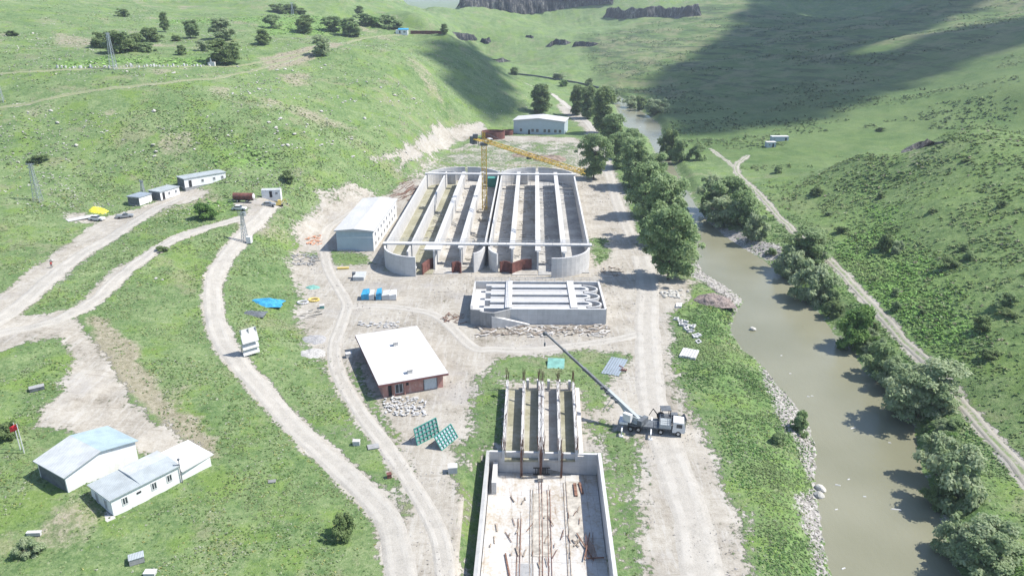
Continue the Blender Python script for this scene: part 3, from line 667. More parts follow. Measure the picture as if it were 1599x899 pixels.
# pale bracing frames on the floor, far end, props and litter
for i in (4, 5, 6, 7):
    for yy in (62, 78):
        m = MB(); a, b = lanes[i]+.6, lanes[i+1]-.6
        for xx in np.linspace(a, b, 4): m.bar((xx, TL-8 if yy > 70 else yy+6, .1), (xx, TL-8 if yy > 70 else yy+6, 4.8), .14)
        for z in (1.5, 3.2, 4.8): m.bar((a, TL-8 if yy > 70 else yy+6, z), (b, TL-8 if yy > 70 else yy+6, z), .12)
        m.build('bracing_frame', M_gal, T0)
for i in (1, 2, 3, 4, 5, 6):
    m = MB()
    for _ in range(46):
        x = random.uniform(lanes[i]+1, lanes[i+1]-1); y = random.uniform(-2, TL); a = random.uniform(0, 3.1); l_ = random.uniform(.6, 2.4)
        m.box((x, y, .22+random.random()*.15), (l_, random.uniform(.15, .5), .12), a)
    q = m.build('board_litter', M_plyw if i % 2 else M_slab, T0); tag(q, kind='stuff')
for i, (y, z) in enumerate(((20, .2), (45, .2), (60, .2))):
    m = MB(); m.box((lanes[3]+3.4, y, .6), (2.2, 3.0, .9), .3); m.build('board_stack', M_plyw, T0)
m = MB(); m.prism([(lanes[0]+7, -6), (lanes[0]+10, -7), (lanes[0]+9.5, -3.5), (lanes[0]+7.5, -3)], .15, 1.0); m.build('white_block', M_cap, T0)
m = MB(); m.box((lanes[3]+4.4, TL+4, 2.0), (4.2, 3.6, 3.6)); m.build('green_cabinet', M_grnf, T0)

# ------------------------------------------------------------------ small grit tank
T1 = thing('settling_tank', 'smaller low concrete tank with looping inner channels in front of the huge lane tank', 'water tank', (6.4, 178.5, 0), -.01)
m = MB(); hw, y0, y1, th = 16.1, -9.2, 9.2, 4.0
m.wallpath([(-hw+9.2, y0), (hw, y0)], .5, -.2, th); m.wallpath([(hw, y0+.25), (hw, y1)], .5, -.2, th)
m.wallpath([(hw-.25, y1), (-hw, y1), (-hw, y0+1.6)], .5, -.2, th); m.build('outer_wall', M_conc, T1)
m = MB(); m.wallpath([(-hw, y0+1.6), (-hw+.1, y0-.6), (-hw+2.2, y0-.9)], .55, -.2, th+.1)
m.wallpath([(-hw+2.2, y0-.9)]+[(-hw+2.2+3.4*(1-math.cos(R(a))), y0-.9-1.6*math.sin(R(a))) for a in range(10, 91, 16)]+[(-hw+9.2, y0-.3)], .5, -.2, th); m.build('curved_wall', M_oldc, T1)
m = MB(); m.prism([(-hw+5, y0-2.9), (-hw+14, y0-1.2), (-hw+14, y0-.3), (-hw+5, y0-2.0)], [0, 0, 0, 0], [3.2, .3, .3, 3.2]); m.build('sloping_wall', M_conc, T1)
m = MB(); m.b2((-hw+.2, y0+.2, -.1), (hw-.2, y1-.2, 2.0)); m.build('tank_floor', M_conc, T1)
for k_ in range(3):
    yy = -5.6+k_*5.0
    m = MB()
    for s_y in (-1.25, 1.25): m.wallpath([(-hw+4.4, yy+s_y), (hw-5.2, yy+s_y)], .8, .9, th-.1)
    m.wallpath(quarter(hw-5.2, yy, 1.9, 1.25, -90, 90, 10), .7, .9, th-.1)
    m.build('channel_loop', M_cap, T1)
    m = MB(); m.wallpath(quarter(hw-5.0, yy, 4.2, 2.35, -80, 80, 10), .4, .9, th-.1); m.build('bend_wall', M_cap, T1)
for yy in (-8.0, -3.1, 1.9, 6.9):
    m = MB(); m.wallpath([(-hw+3, yy), (hw-4.6, yy)], 1.25, .9, th-.12); m.build('channel_wall', M_cap, T1)
for x in (-7.2, 8.6):
    m = MB(); m.b2((x-.85, y0+.3, th-.02), (x+.85, y1+.2, th+.2)); m.build('walkway', M_cap, T1)
m = MB(); railing(m, [(-hw, y1, th), (hw, y1, th)], 1, 2.2); railing(m, [(-7.2, y0+.3, th+.25), (-7.2, y1, th+.25)], 1, 2.2); m.build('railing', M_gal, T1)

# ------------------------------------------------------------------ four lane channel with raw rebar
T2 = thing('channel_structure', 'unfinished four lane concrete channel with rusty bars standing on its walls', 'water channel', (0, 0, 0))
A = [Vector((*PZ(a, b, 2.2), 0)) for a, b in ((789,592),(906,596),(913,702),(782,702))]
def q4(u, v): return (A[0]*(1-u)+A[1]*u)*(1-v)+(A[3]*(1-u)+A[2]*u)*v
us = [.03, .25, .46, .50, .70, .905]
for u in us:
    m = MB(); m.wallpath([(q4(u, 0).x, q4(u, 0).y), (q4(u, 1).x, q4(u, 1).y)], .42, -.1, 2.2); w_ = m.build('lane_wall', M_conc, T2)
    m = MB()
    for _ in range(22): v = random.random(); p = q4(u, v); rebar(m, p.x, p.y, 2.2, 1, 1.3, .15)
    for v in (0, 1): p = q4(u, v); rebar(m, p.x, p.y, 2.2, 12, 2.6, .3)
    tag(m.build('rebar', M_rust, w_), kind='stuff')
    m = MB(); m.wallpath([(q4(u, .02).x+.34, q4(u, .02).y), (q4(u, .98).x+.34, q4(u, .98).y)], .12, .8, 2.0); m.build('formwork_board', M_plyw, w_)
for i in range(5):
    if i == 2: continue
    a, b = us[i]+.012, us[i+1]-.012
    m = MB(); p = [q4(a, 0), q4(b, 0), q4(b, 1), q4(a, 1)]; m.prism([(q.x, q.y) for q in p], -.2, .12); m.build('lane_floor', M_silt if i in (0, 1, 4) else M_site, T2)
m = MB(); p = [q4(.91, 0), q4(.99, 0), q4(.99, 1), q4(.91, 1)]; m.prism([(q.x, q.y) for q in p], -.1, .9); m.build('side_ledge', M_slab, T2)
for i in range(5): m = MB(); p = q4(.3+i*.14, -.02); m.box((p.x, p.y, 1.0), (.5, .9, 2.2)); m.build('end_stub', M_conc, T2)

# ------------------------------------------------------------------ open tank in the foreground
T3 = thing('foreground_tank', 'open unfinished concrete tank nearest the camera with pale floor and red brown posts', 'water tank', (0, 0, 0))
PB = [Vector((*p, 0)) for p in PIT]                         # back left, back right, front right, front left
def pq(u, v): return (PB[0]*(1-u)+PB[1]*u)*(1-v)+(PB[3]*(1-u)+PB[2]*u)*v
def pw(u0, v0, u1, v1, th_, z0, z1, mat, nme):
    m = MB(); a, b = pq(u0, v0), pq(u1, v1); m.wallpath([(a.x, a.y), (b.x, b.y)], th_, z0, z1); return m.build(nme, mat, T3)
FZ = -2.85
pw(0, 0, 0, 1, .5, -4, 1.25, M_conc, 'side_wall'); pw(1, 0, 1, 1, .55, -4, 1.35, M_conc, 'side_wall')
pw(.0135, 0, .986, 0, .5, -4, 1.15, M_conc, 'back_wall')
m = MB(); m.prism([(pq(u, v).x, pq(u, v).y) for u, v in ((.02, .01), (.98, .01), (.98, 1), (.02, 1))], -3.4, FZ); m.build('tank_floor', M_stain, T3)
m = MB(); p = [pq(.05, .012), pq(.09, .012), pq(.09, .13), pq(.05, .13)]; m.prism([(q.x, q.y) for q in p], FZ, FZ+2.3); m.build('stair_block', M_conc, T3)
m = MB()
for i in range(6): q = pq(.43+i*.022, .018); m.box((q.x, q.y, FZ+.9), (.1, .12, 1.2))
m.box((pq(.485, .02).x, pq(.485, .02).y, FZ+1.55), (2.9, .16, .14)); m.box((pq(.485, .02).x, pq(.485, .02).y, FZ+.3), (2.9, .16, .14)); m.build('sluice_grille', M_dark, T3)
for u, mt, n_ in ((.305, M_rust, 9), (.66, M_rust, 8), (.475, M_rust, 14)):
    m = MB()
    for i in range(n_):
        q = pq(u+random.uniform(-.008, .008), .015+random.uniform(.0, .012)); m.bar((q.x, q.y-.4, FZ), (q.x+random.uniform(-.2, .2), q.y-.4, FZ+random.uniform(4.5, 6.2)), .07)
    m.build('starter_bars', mt, T3)
m = MB(); q = pq(.475, .05); m.bar((q.x, q.y, FZ), (q.x, q.y, FZ+.8), .9); m.build('gate_base', M_plyw, T3)
# channel forms laid out on the floor, lines of starter bars
for u, v0, v1, mt in ((.40, .1, .55, M_wood), (.475, .06, .9, M_rust), (.545, .1, .8, M_rust), (.30, .25, .95, M_rust), (.69, .06, .5, M_wood)):
    m = MB(); 
    for s_ in (-.012, .012): a, b = pq(u+s_, v0), pq(u+s_, v1); m.bar((a.x, a.y, FZ+.08), (b.x, b.y, FZ+.08), .09)
    for i in range(int(26*(v1-v0))): v = v0+(v1-v0)*i/26/(v1-v0); q = pq(u, v); rebar(m, q.x, q.y, FZ, 1, 1.4, .18, .12)
    m.build('bar_row', mt, T3)
for u0, v0, u1, v1, mt in ((.40, .12, .55, .42, M_plyw), (.30, .45, .42, .75, M_oldc), (.58, .62, .68, .86, M_plyw), (.70, .05, .82, .35, M_plyw)):
    m = MB(); p = [pq(u0, v0), pq(u1, v0), pq(u1, v1), pq(u0, v1)]; m.prism([(q.x, q.y) for q in p], FZ, FZ+.05+random.random()*.03); m.build('floor_panel', mt, T3)
def strewn(name, u0, v0, u1, v1, n_, mt, lmin, lmax, w0, label=None):
    m = MB()
    for _ in range(n_):
        q = pq(random.uniform(u0, u1), random.uniform(v0, v1)); a = random.uniform(-.5, .5)+math.pi/2; l_ = random.uniform(lmin, lmax)
        m.box((q.x, q.y, FZ+.1+random.random()*.15), (l_, w0, .12), a)
    return tag(m.build(name, mt, T3), kind='stuff')
strewn('loose_planks', .05, .15, .95, .6, 26, M_wood, .6, 2.0, .16); strewn('loose_bars', .2, .2, .9, .8, 30, M_rust, .8, 2.6, .07)
m = MB(); q = pq(.78, .1); m.box((q.x, q.y, FZ+.2), (.5, 3.4, .3)); q = pq(.83, .09); m.box((q.x, q.y, FZ+.2), (.4, 3.0, .25), .1); m.build('board_stack', M_rust, T3)
m = MB(); q = pq(.82, .36); m.bar((q.x-1, q.y+2, FZ+.3), (q.x+1.0, q.y-4, FZ+.3), .14); m.bar((q.x+1, q.y+2, FZ+.4), (q.x-.4, q.y-4, FZ+.4), .14); m.bar((q.x, q.y-3.6, FZ+.3), (q.x+2.6, q.y-3.4, FZ+.3), .16)
for i in range(9): m.bar((q.x+.2*i, q.y-3.5, FZ+.3), (q.x+.3+.12*i, q.y+1.5-.3*i, FZ+.5), .05)
m.build('bar_cage', M_rust, T3)
m = MB(); q = pq(.2, .45); m.bar((q.x, q.y+2, FZ+.15), (q.x+.7, q.y-3.0, FZ+.15), .22); m.build('leaning_beam', M_rust, T3)
# apron of tipped fill round the tank
V = []; F = []; ring = [(0, -.0), (1, -.0), (1, 1), (0, 1)]
C_ = sum(PB, Vector())/4; cor = [b for b in PB]; K2 = 24
path = [(cor[3].lerp(cor[0], i/K2), Vector((-1, 0, 0))) for i in range(K2+1)]+[(cor[0], Vector((-.8, .8, 0)))]+[(cor[0].lerp(cor[1], i/K2), Vector((0, 1, 0))) for i in range(K2+1)]+[(cor[1], Vector((.8, .8, 0)))]+[(cor[1].lerp(cor[2], i/K2), Vector((1, 0, 0))) for i in range(K2+1)]
for q, nn in path:
    for o_ in (.1, .9, 1.8, 2.8):
        s_ = q+nn*o_*(1.35 if nn.x < -.9 else 1); zl = {.1: -1.6, .9: -1.5, 1.8: -.5, 2.8: -.12}[o_]
        V.append((s_.x, s_.y, zl+.15*random.random() if nn.x < -.9 else (.1+.1*random.random() if o_ < 2.5 else -.15)))
F = [(i*4+j, i*4+j+1, i*4+j+5, i*4+j+4) for i in range(len(path)-1) for j in range(3)]
tag(npmesh('fill_ground', V, F, GROUND, smooth=True, attrs={'surf': np.c_[np.full(len(V), .42), np.zeros(len(V)), np.zeros(len(V))], 'veg': np.zeros((len(V), 3))}), kind='structure')

# ------------------------------------------------------------------ buildings
def frame_from(fl, fr):
    a, b = Vector(fl), Vector(fr); d = (b-a); d.z = 0
    return a, math.atan2(d.y, d.x), d.length
def opening(parent, x, z, w_, h_, axis='front', y=0.0, kind='window', mat=None):
    """axis front: in the plane y=const facing -y ; side: plane x=const facing +x ; left: facing -x"""
    m = MB()
    def bx(o0, o1, u0, u1, z0, z1, mb):
        if axis == 'front': mb.b2((u0, y-o1, z0), (u1, y-o0, z1))
        elif axis == 'side': mb.b2((y+o0, u0, z0), (y+o1, u1, z1))
        else: mb.b2((y-o1, u0, z0), (y-o0, u1, z1))
    if kind == 'window':
        f_ = .12
        for (a, b, c, d) in ((x, x+w_, z, z+f_), (x, x+w_, z+h_-f_, z+h_), (x, x+f_, z+f_, z+h_-f_), (x+w_-f_, x+w_, z+f_, z+h_-f_), (x+w_/2-.05, x+w_/2+.05, z+f_, z+h_-f_)): bx(.003, .08, a, b, c, d, m)
        o = m.build('window', M_frame, parent); m = MB(); bx(.002, .04, x+f_+.005, x+w_-f_-.005, z+f_+.005, z+h_-f_-.005, m); m.build('pane', mat or M_glass, o)
    else:
        bx(.003, .07, x, x+w_, z, z+h_, m); o = m.build(kind, mat or M_dark, parent)
        if kind == 'door': m = MB(); bx(.075, .13, x+w_*.8, x+w_*.9, z+1, z+1.1, m); m.build('handle', M_gal, o)
    return o
def shell(T, w_, d_, h_, mat, t=.0):
    m = MB(); m.b2((0, 0, -1.2), (w_, d_, h_)); return m.build('wall', mat, T)

# prefabricated hall beside the tank
a, rz, L_ = frame_from(P(527, 391), P(584, 392)); rz -= 0.0
H1 = thing('site_hall', 'long white prefabricated hall with end gable tinted by bluish shade beside the huge tank', 'building', a, rz-.01)
w_, d_, h_ = L_, 38, 6.2
shell(H1, w_, d_, h_, M_white)
m = MB(); m.prism([(-.5, -.6), (w_+.5, -.6), (w_+.5, d_+.5), (-.5, d_+.5)], h_+.02, [h_+.35]*4); m.add([(-.5,-.6,h_+.352),(w_/2,-.6,h_+.95),(w_+.5,-.6,h_+.352),(-.5,d_+.5,h_+.352),(w_/2,d_+.5,h_+.95),(w_+.5,d_+.5,h_+.352)], [(0,1,2),(3,5,4),(0,3,4,1),(1,4,5,2),(0,2,5,3)]); m.build('roof', M_seam, H1)
m = MB(); m.prism([(.05, -.08), (w_-.05, -.08), (w_-.05, -.005), (.05, -.005)], [h_-2.0, h_-1.6, h_-1.6, h_-2.0], h_-.02); m.build('gable_band', M_gband, H1)  # grey-blue strip across the top of the end wall
m = MB(); m.b2((.04, -.06, 0), (w_-.04, -.004, h_-2.02)); m.build('end_panel', M_shadew, H1)  # bluish shade of the white end wall, put into the colour
for i in range(8): opening(H1, 2.5+i*4.4, 3.9, 1.4, 1.3, 'side', w_)
for i in range(8): opening(H1, 2.5+i*4.4, 1.0, 1.4, 1.3, 'side', w_)
m = MB(); m.b2((.8, -.9, .0), (5.5, -.2, .35)); m.build('plinth_stones', M_rock, H1)

# far white building
a, rz, L_ = frame_from(P(802, 209), P(881, 210)); w_ = L_; h_ = 7.2
H2 = thing('far_workshop', 'white low gabled building with small windows at the far end of the site', 'building', a, rz)
shell(H2, w_, 15, h_, M_shadew)  # white walls, coloured with the bluish shade of the front
m = MB(); m.add([(-.5,-.6,h_+.02),(w_/2,-.6,h_+1.5),(w_+.5,-.6,h_+.02),(-.5,15.5,h_+.02),(w_/2,15.5,h_+1.5),(w_+.5,15.5,h_+.02),(-.5,-.6,h_+.5),(w_/2,-.6,h_+2.0),(w_+.5,-.6,h_+.5),(-.5,15.5,h_+.5),(w_/2,15.5,h_+2.0),(w_+.5,15.5,h_+.5)],
    [(0,1,4,3),(1,2,5,4),(6,9,10,7),(7,10,11,8),(0,6,7,1),(1,7,8,2),(3,4,10,9),(4,5,11,10),(0,3,9,6),(2,8,11,5)]); m.build('roof', M_seam, H2)
m = MB(); m.add([(0,-.01,h_),(w_,-.01,h_),(w_/2,-.01,h_+1.45),(0,.2,h_),(w_,.2,h_),(w_/2,.2,h_+1.45)], [(0,1,2),(3,5,4),(0,3,4,1),(1,4,5,2),(2,5,3,0)]); m.build('gable', M_shadew, H2)
for q in (.12, .35, .445, .59, .675, .80, .89): opening(H2, q*w_, 1.3, w_*.055, 1.9, 'front', 0)
opening(H2, .29*w_, 0, 1.1, 2.6, 'front', 0, 'door')

# brick house
RC = [Vector(PZ(x, y, 3.5)) for x, y in ((591,601),(700,582),(657.5,509),(559,521))]
a = RC[0]; e = RC[1]-RC[0]; rz = math.atan2(e.y, e.x); w_ = e.length; d_ = ((RC[3]-RC[0]).length+(RC[2]-RC[1]).length)/2
H3 = thing('brick_house', 'pink brick bungalow with a plain white flat roof and two small chimneys', 'building', (a.x, a.y, 0), rz)
m = MB(); m.b2((.9, .9, -.3), (w_-.9, d_-.5, 3.2)); m.build('wall', M_brick, H3)
m = MB(); m.b2((0, 0, 3.205), (w_, d_, 3.5)); rf = m.build('roof', M_roofw, H3)
m = MB(); m.b2((-.04, -.05, 3.0), (w_+.04, .03, 3.42)); m.b2((-.05, .035, 3.0), (.03, d_, 3.42)); m.build('fascia', M_fred, H3)
for (px_, py_) in ((618, 539), (640, 582)):
    q = Vector((*PZ(px_, py_, 3.5), 0))-Vector((a.x, a.y, 0)); q = Matrix.Rotation(-rz, 4, 'Z') @ q
    m = MB(); m.b2((q.x-.5, q.y-.4, 3.4), (q.x+.5, q.y+.4, 4.3)); m.b2((q.x-.6, q.y-.5, 4.31), (q.x+.6, q.y+.5, 4.42)); m.build('chimney', M_slab, rf)
iw = w_-1.8
opening(H3, .9+iw*.09, .2, iw*.055, 2.3, 'front', .9, 'entrance_gap'); opening(H3, .9+iw*.2, .5, iw*.13, 2.1, 'front', .9); opening(H3, .9+iw*.385, 1.9, iw*.04, .6, 'front', .9, 'vent')
o = opening(H3, .9+iw*.68, .15, iw*.21, 2.6, 'front', .9, 'garage_shutter', M_shut)
m = MB(); 
for (x0, x1, z0, z1) in ((.9+iw*.67, .9+iw*.68-.004, .1, 2.8), (.9+iw*.89+.004, .9+iw*.90, .1, 2.8), (.9+iw*.67, .9+iw*.9, 2.804, 2.95)): m.b2((x0, .74, z0), (x1, .89, z1))
m.build('shutter_frame', M_dkg, o)
for t in (.17, .345): m = MB(); m.b2((.9+iw*t, .5, 0), (.9+iw*t+.25, .75, 3.0)); m.build('porch_post', M_brick, H3)

# shed with a two tone roof and the cabin in front of it, bottom left
def corner_building(name, label, near, left, right, h_, group=None, ext=1.0):
    """near, left, right: ground corners as seen; x runs near->right, y runs near->left"""
    n_, l_, r_ = P(*near), P(*left), P(*right); ex_ = (r_-n_); ex_.z = 0; ey = (l_-n_); ey.z = 0
    rz = math.atan2(ex_.y, ex_.x); t = thing(name, label, 'building', (n_.x, n_.y, n_.z), rz, group)
    yv = Matrix.Rotation(-rz, 4, 'Z') @ ey
    return t, ex_.length, abs(yv.y)
S1, w_, d_ = corner_building('storage_shed', 'gabled white shed with one white and one pale blue roof slope at the bottom left', (107,769), (50,729), (206,716), 3)
h_ = 2.9; d_ = 7.8; w_ = 11.6; S1.rotation_euler.z -= R(7)
shell(S1, w_, d_, h_, M_white)
m = MB(); m.add([(0,-.02,h_),(w_,-.02,h_),(w_/2,-.02,h_+1.3),(0,.2,h_),(w_,.2,h_),(w_/2,.2,h_+1.3)], [(0,1,2),(3,5,4),(0,3,4,1),(1,4,5,2),(2,5,3,0)]); m.build('gable', M_white, S1)
for nme, mt, xa, za, xb, zb in (('roof_slope', M_cwh, -.4, h_-.02, w_/2, h_+1.36), ('roof_slope', M_cbl, w_/2, h_+1.36, w_+.4, h_-.02)):
    m = MB(); m.add([(xa,-.4,za),(xb,-.4,zb),(xb,d_+.4,zb),(xa,d_+.4,za),(xa,-.4,za+.14),(xb,-.4,zb+.14),(xb,d_+.4,zb+.14),(xa,d_+.4,za+.14)], [(0,3,2,1),(4,5,6,7),(0,1,5,4),(1,2,6,5),(2,3,7,6),(3,0,4,7)]); m.build(nme, mt, S1)
m = MB(); m.b2((-.05, .3, 0), (-.003, d_-.3, 2.8)); m.build('shaded_side', M_dkg, S1)  # dark layer painting the shade on the white left wall
S2, w_, d_ = corner_building('site_cabin', 'long low white cabin with grey corrugated roof in front of the gabled shed', (178,806), (134,769), (284,752), 3)
h_ = 2.9; d_ = 6.2
shell(S2, w_, d_, h_, M_white)
m = MB(); m.prism([(-.3, -.3), (w_*.42, -.3), (w_*.42, d_+.2), (-.3, d_+.2)], h_+.003, h_+.16); r1 = m.build('roof', M_cgr, S2)
m = MB(); m.prism([(w_*.42+.01, -.3), (w_+.1, -.3), (w_+.1, d_*.5), (w_*.42+.01, d_*.5)], h_+.003, [h_+.14, h_+.14, h_+.5, h_+.5]); m.build('roof', M_cgr, S2)
m = MB(); m.prism([(w_*.42+.01, d_*.5+.01), (w_+.1, d_*.5+.01), (w_+.1, d_+.2), (w_*.42+.01, d_+.2)], h_+.003, [h_+.5, h_+.5, h_+.3, h_+.3]); m.build('roof', M_cwh, S2)
for q in (.14, .56, .79): opening(S2, q*w_, 1.0, .9, 1.3, 'front', 0)
opening(S2, .35*w_, 1.7, .7, .3, 'front', 0, 'vent')
for y in (1.4, 4.0): opening(S2, y, .5, .8, 1.7, 'left', 0)
m = MB(); m.b2((-1.3, -.6, -.6), (-.05, d_, .12)); m.build('step_slab', M_slab, S2)
a = P(285, 752); S3 = thing('lean_to', 'low white flat roofed annex at the right end of the long cabin', 'building', (a.x, a.y, a.z), S2.rotation_euler.z)
m = MB(); m.b2((.15, .3, -.6), (5.4, 5.8, 1.7)); m.build('wall', M_white, S3)
m = MB(); m.prism([(.12, -.2), (6.1, .3), (5.6, 6.8), (.12, 6.6)], 1.74, [1.95, 1.85, 2.4, 2.6]); m.build('roof', M_roofw, S3)

# container offices on the terrace
for (near, left, right, h_, dd, nme, lab, wins, mt) in (
    ((290,299), (275,296), (353,278), 3.0, 5.5, 'container_office', 'longest of the three white container offices, with a dark door', (.10, .40, .68, .88), M_cgr),
    ((252,314), (232,311), (281,303), 2.7, 5, 'container_office', 'middle white container office with a flat grey roof on the left terrace', (.1, .4, .75), M_cgr),
    ((219,322), (199,317), (238,314), 2.6, 4.6, 'container_office', 'smallest boxy office with a dark grey end wall on the left terrace', (), M_cgy)):
    t, w_, d_ = corner_building(nme, lab, near, left, right, h_, 'container offices on the terrace'); d_ = max(min(d_, 7), 3.5); t.location.z = t.location.z*.45+P(*right).z*.55
    m = MB(); m.b2((.1, .1, -3), (w_-.1, dd-.1, -.002)); m.build('plinth', M_oldc, t); m = MB(); m.b2((0, 0, 0), (w_, dd, h_)); m.build('wall', M_white, t); m = MB(); m.b2((-.25, -.25, h_+.003), (w_+.25, dd+.25, h_+.2)); m.build('roof', mt, t)
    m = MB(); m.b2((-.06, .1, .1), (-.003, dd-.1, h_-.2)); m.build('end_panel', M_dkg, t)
    for i, q in enumerate(wins):
        if i == 0: opening(t, q*w_, .1, 1.0, 2.2, 'front', 0, 'door')
        else: opening(t, q*w_, 1.0, .9, 1.1, 'front', 0)
a = P(409, 309); t = thing('site_container', 'single short white container beside the brown water tanker on the terrace', 'container', a, .12)
shell(t, 6.2, 2.6, 2.5, M_white); m = MB(); m.b2((-.08, -.08, 2.503), (6.28, 2.68, 2.62)); m.build('roof', M_cwh, t); opening(t, 2.6, .1, .9, 2.1, 'front', 0, 'door'); opening(t, 4.5, 1.0, .9, .9, 'front', 0)
for i, (near, w_, lab) in enumerate((((1205,222), 8.6, 'upper of two small white containers on the far right meadow'), ((1197,231), 4.6, 'lower and smaller of two white containers on the far right meadow'))):
    t = thing('meadow_container', lab, 'container', P(*near), .04, 'white containers on the right meadow')
    shell(t, w_, 3, 2.6, M_shadew); m = MB(); m.b2((-.15, -.15, 2.603), (w_+.15, 3.15, 2.8)); m.build('roof', M_roofw, t); opening(t, 1, 1, .8, .9, 'front', 0); opening(t, w_-1.8, .1, .8, 2, 'front', 0, 'door')
t = thing('blue_hut', 'small white and blue hut on the crest of the left hill', 'hut', P(618, 53), .0)
shell(t, 8.5, 4, 2.6, M_white); m = MB(); m.prism([(1.5, -.3), (8.9, -.3), (8.9, 4.2), (1.5, 4.2)], 2.61, [2.8, 2.8, 3.6, 3.6]); m.build('roof', M_tarp, t); opening(t, 2.5, .1, .9, 2, 'front', 0, 'door'); opening(t, 5.5, .6, 1.6, 1.2, 'front', 0)
t = thing('stone_wall', 'low red brown retaining wall beside the blue hut on the crest', 'wall', P(641, 53), -.05); m = MB(); m.wallpath([(0, 0), (8, .6), (18, -.6), (26, -2)], .6, -1, 1.9); m.build('wall', M_form, t); m = MB(); m.wallpath([(0, 0), (8, .6), (18, -.6), (26, -2)], .8, 1.91, 2.1); m.build('coping', M_rust, t)
t = thing('white_monument', 'small white stone monument at the end of the row of white stones', 'monument', P(331, 103), .0)
m = MB(); m.b2((-1.5, -.8, -.3), (1.6, .8, 1.7)); m.build('base', M_roofw, t); m = MB(); m.cyl((-.3, 0, 1.72), (-.3, 0, 3.6), .5, .15, 8); m.build('pillar', M_roofw, t)
# upright white stones along the plateau track
st = MB(); st.prism([(-.3, -.2), (.3, -.22), (.34, .2), (-.28, .24)], -.2, [.9, .75, .8, 1.0]); proto = None
for i in range(46):
    f_ = i/45; px_ = 92+f_*238+random.uniform(-2, 2); py_ = 107-3.5*f_+random.uniform(-.9, .9)
    if proto is None: proto = st.build('marker_stone', M_roofw); o = proto
    else: o = proto.copy(); COL.objects.link(o)
    o.location = P(px_, py_); o.rotation_euler.z = random.random()*6; s_ = random.uniform(.6, 1.5); o.scale = (s_, s_, s_*random.uniform(.7, 1.1))
    tag(o, 'small upright white stone in the long row beside the plateau track', 'stone', 'row of white stones')

# ------------------------------------------------------------------ tower crane
base = P(757, 331); base.z = 0.15
TC = thing('tower_crane', 'yellow tower crane standing inside the huge tank with its jib reaching right', 'crane', base)
def lattice(mb, a, b, w_, n_, tri=False, ch=.16, br=.1):
    a = Vector(a); b = Vector(b); d = (b-a).normalized(); u = Vector((0, 0, 1)) if abs(d.z) < .9 else Vector((0, 1, 0))
    x = d.cross(u).normalized(); y = x.cross(d).normalized()
    off = [x*(-w_/2), x*(w_/2), y*w_*.9] if tri else [x*(-w_/2)-y*(w_/2), x*(w_/2)-y*(w_/2), x*(w_/2)+y*(w_/2), x*(-w_/2)+y*(w_/2)]
    for o in off: mb.bar(a+o, b+o, ch)
    k_ = len(off)
    for i in range(n_):
        p, q = a.lerp(b, i/n_), a.lerp(b, (i+1)/n_)
        for j in range(k_):
            o1, o2 = off[j], off[(j+1) % k_]
            mb.bar(p+o1, q+o2, br) if (i+j) % 2 else mb.bar(p+o2, q+o1, br)
            mb.bar(p+o1, p+o2, br)
HT = 24.0
tipw = Vector((*PZ(911, 279, HT), 0))-Vector((base.x, base.y, 0)); jl = tipw.length; jd = tipw.normalized()
m = MB(); lattice(m, (0, 0, 0), (0, 0, HT), 1.6, 14, ch=.24, br=.13); m.build('mast', M_yel, TC)
m = MB(); m.b2((-2.2, -2.2, -.15), (2.2, 2.2, .7)); m.build('base_block', M_plyw, TC)
m = MB(); m.b2((-1.3, -1.3, HT+.01), (1.3, 1.3, HT+.9)); m.build('slew_ring', M_dkg, TC)
J0 = Vector((0, 0, HT+1.2)); m = MB(); lattice(m, J0+jd*1.3, J0+jd*jl, 1.3, 26, True, .17, .1)
for i in range(3): q = J0+jd*(jl-2.5+i*1.2); m.bar(q+Vector((-.7, 0, .2)), q+Vector((.7, 0, 1.6)), .18)
jib = m.build('jib', M_yel, TC)
m = MB(); q = J0+jd*(jl*.5); m.b2((q.x-.8, q.y-.8, q.z-.8), (q.x+.8, q.y+.8, q.z-.2)); m.build('trolley', M_dkg, jib)
m = MB(); c_ = J0-jd*1.3; e_ = J0-jd*9.5; side = Vector((-jd.y, jd.x, 0))
for s_ in (-.7, .7): m.bar(c_+side*s_, e_+side*s_, .3)
for i in range(8): q = c_.lerp(e_, i/7); m.bar(q-side*.7, q+side*.7, .15)
cj = m.build('counter_jib', M_yel, TC)
m = MB(); q = J0-jd*8.4; M_ = Matrix.Translation(q) @ Matrix.Rotation(math.atan2(jd.y, jd.x), 4, 'Z')
for i in range(3): m.box((i*.85, 0, -.6), (.7, 1.9, 2.6), M=M_)
m.build('counterweight', M_dkg, cj)
m = MB(); q = J0+jd*2.0+side*1.3; M_ = Matrix.Translation(q) @ Matrix.Rotation(math.atan2(jd.y, jd.x), 4, 'Z'); m.box((0, 0, .4), (1.8, 1.3, 2.0), M=M_); cb = m.build('cab', M_cwhite, TC)
m = MB(); m.box((.92, 0, .6), (.04, 1.1, 1.1), M=M_); m.build('windscreen', M_glass, cb)
m = MB(); lattice(m, (0, 0, HT+1.2), (0, 0, HT+4.6), .8, 3, ch=.16); m.build('apex', M_yel, TC)
m = MB(); m.bar((0, 0, HT+4.5), J0+jd*(jl*.62)+Vector((0, 0, 1.2)), .08); m.bar((0, 0, HT+4.5), e_, .08); m.build('tie_rod', M_dkg, TC)
m = MB(); m.bar(J0-jd*4, J0-jd*6+Vector((0, 0, -2.4))+side*1.4, .3); m.box(tuple(J0-jd*6.2+Vector((0, 0, 1.1))), (1.8, 1.4, 1.3)); m.build('winch', M_dkg, TC)

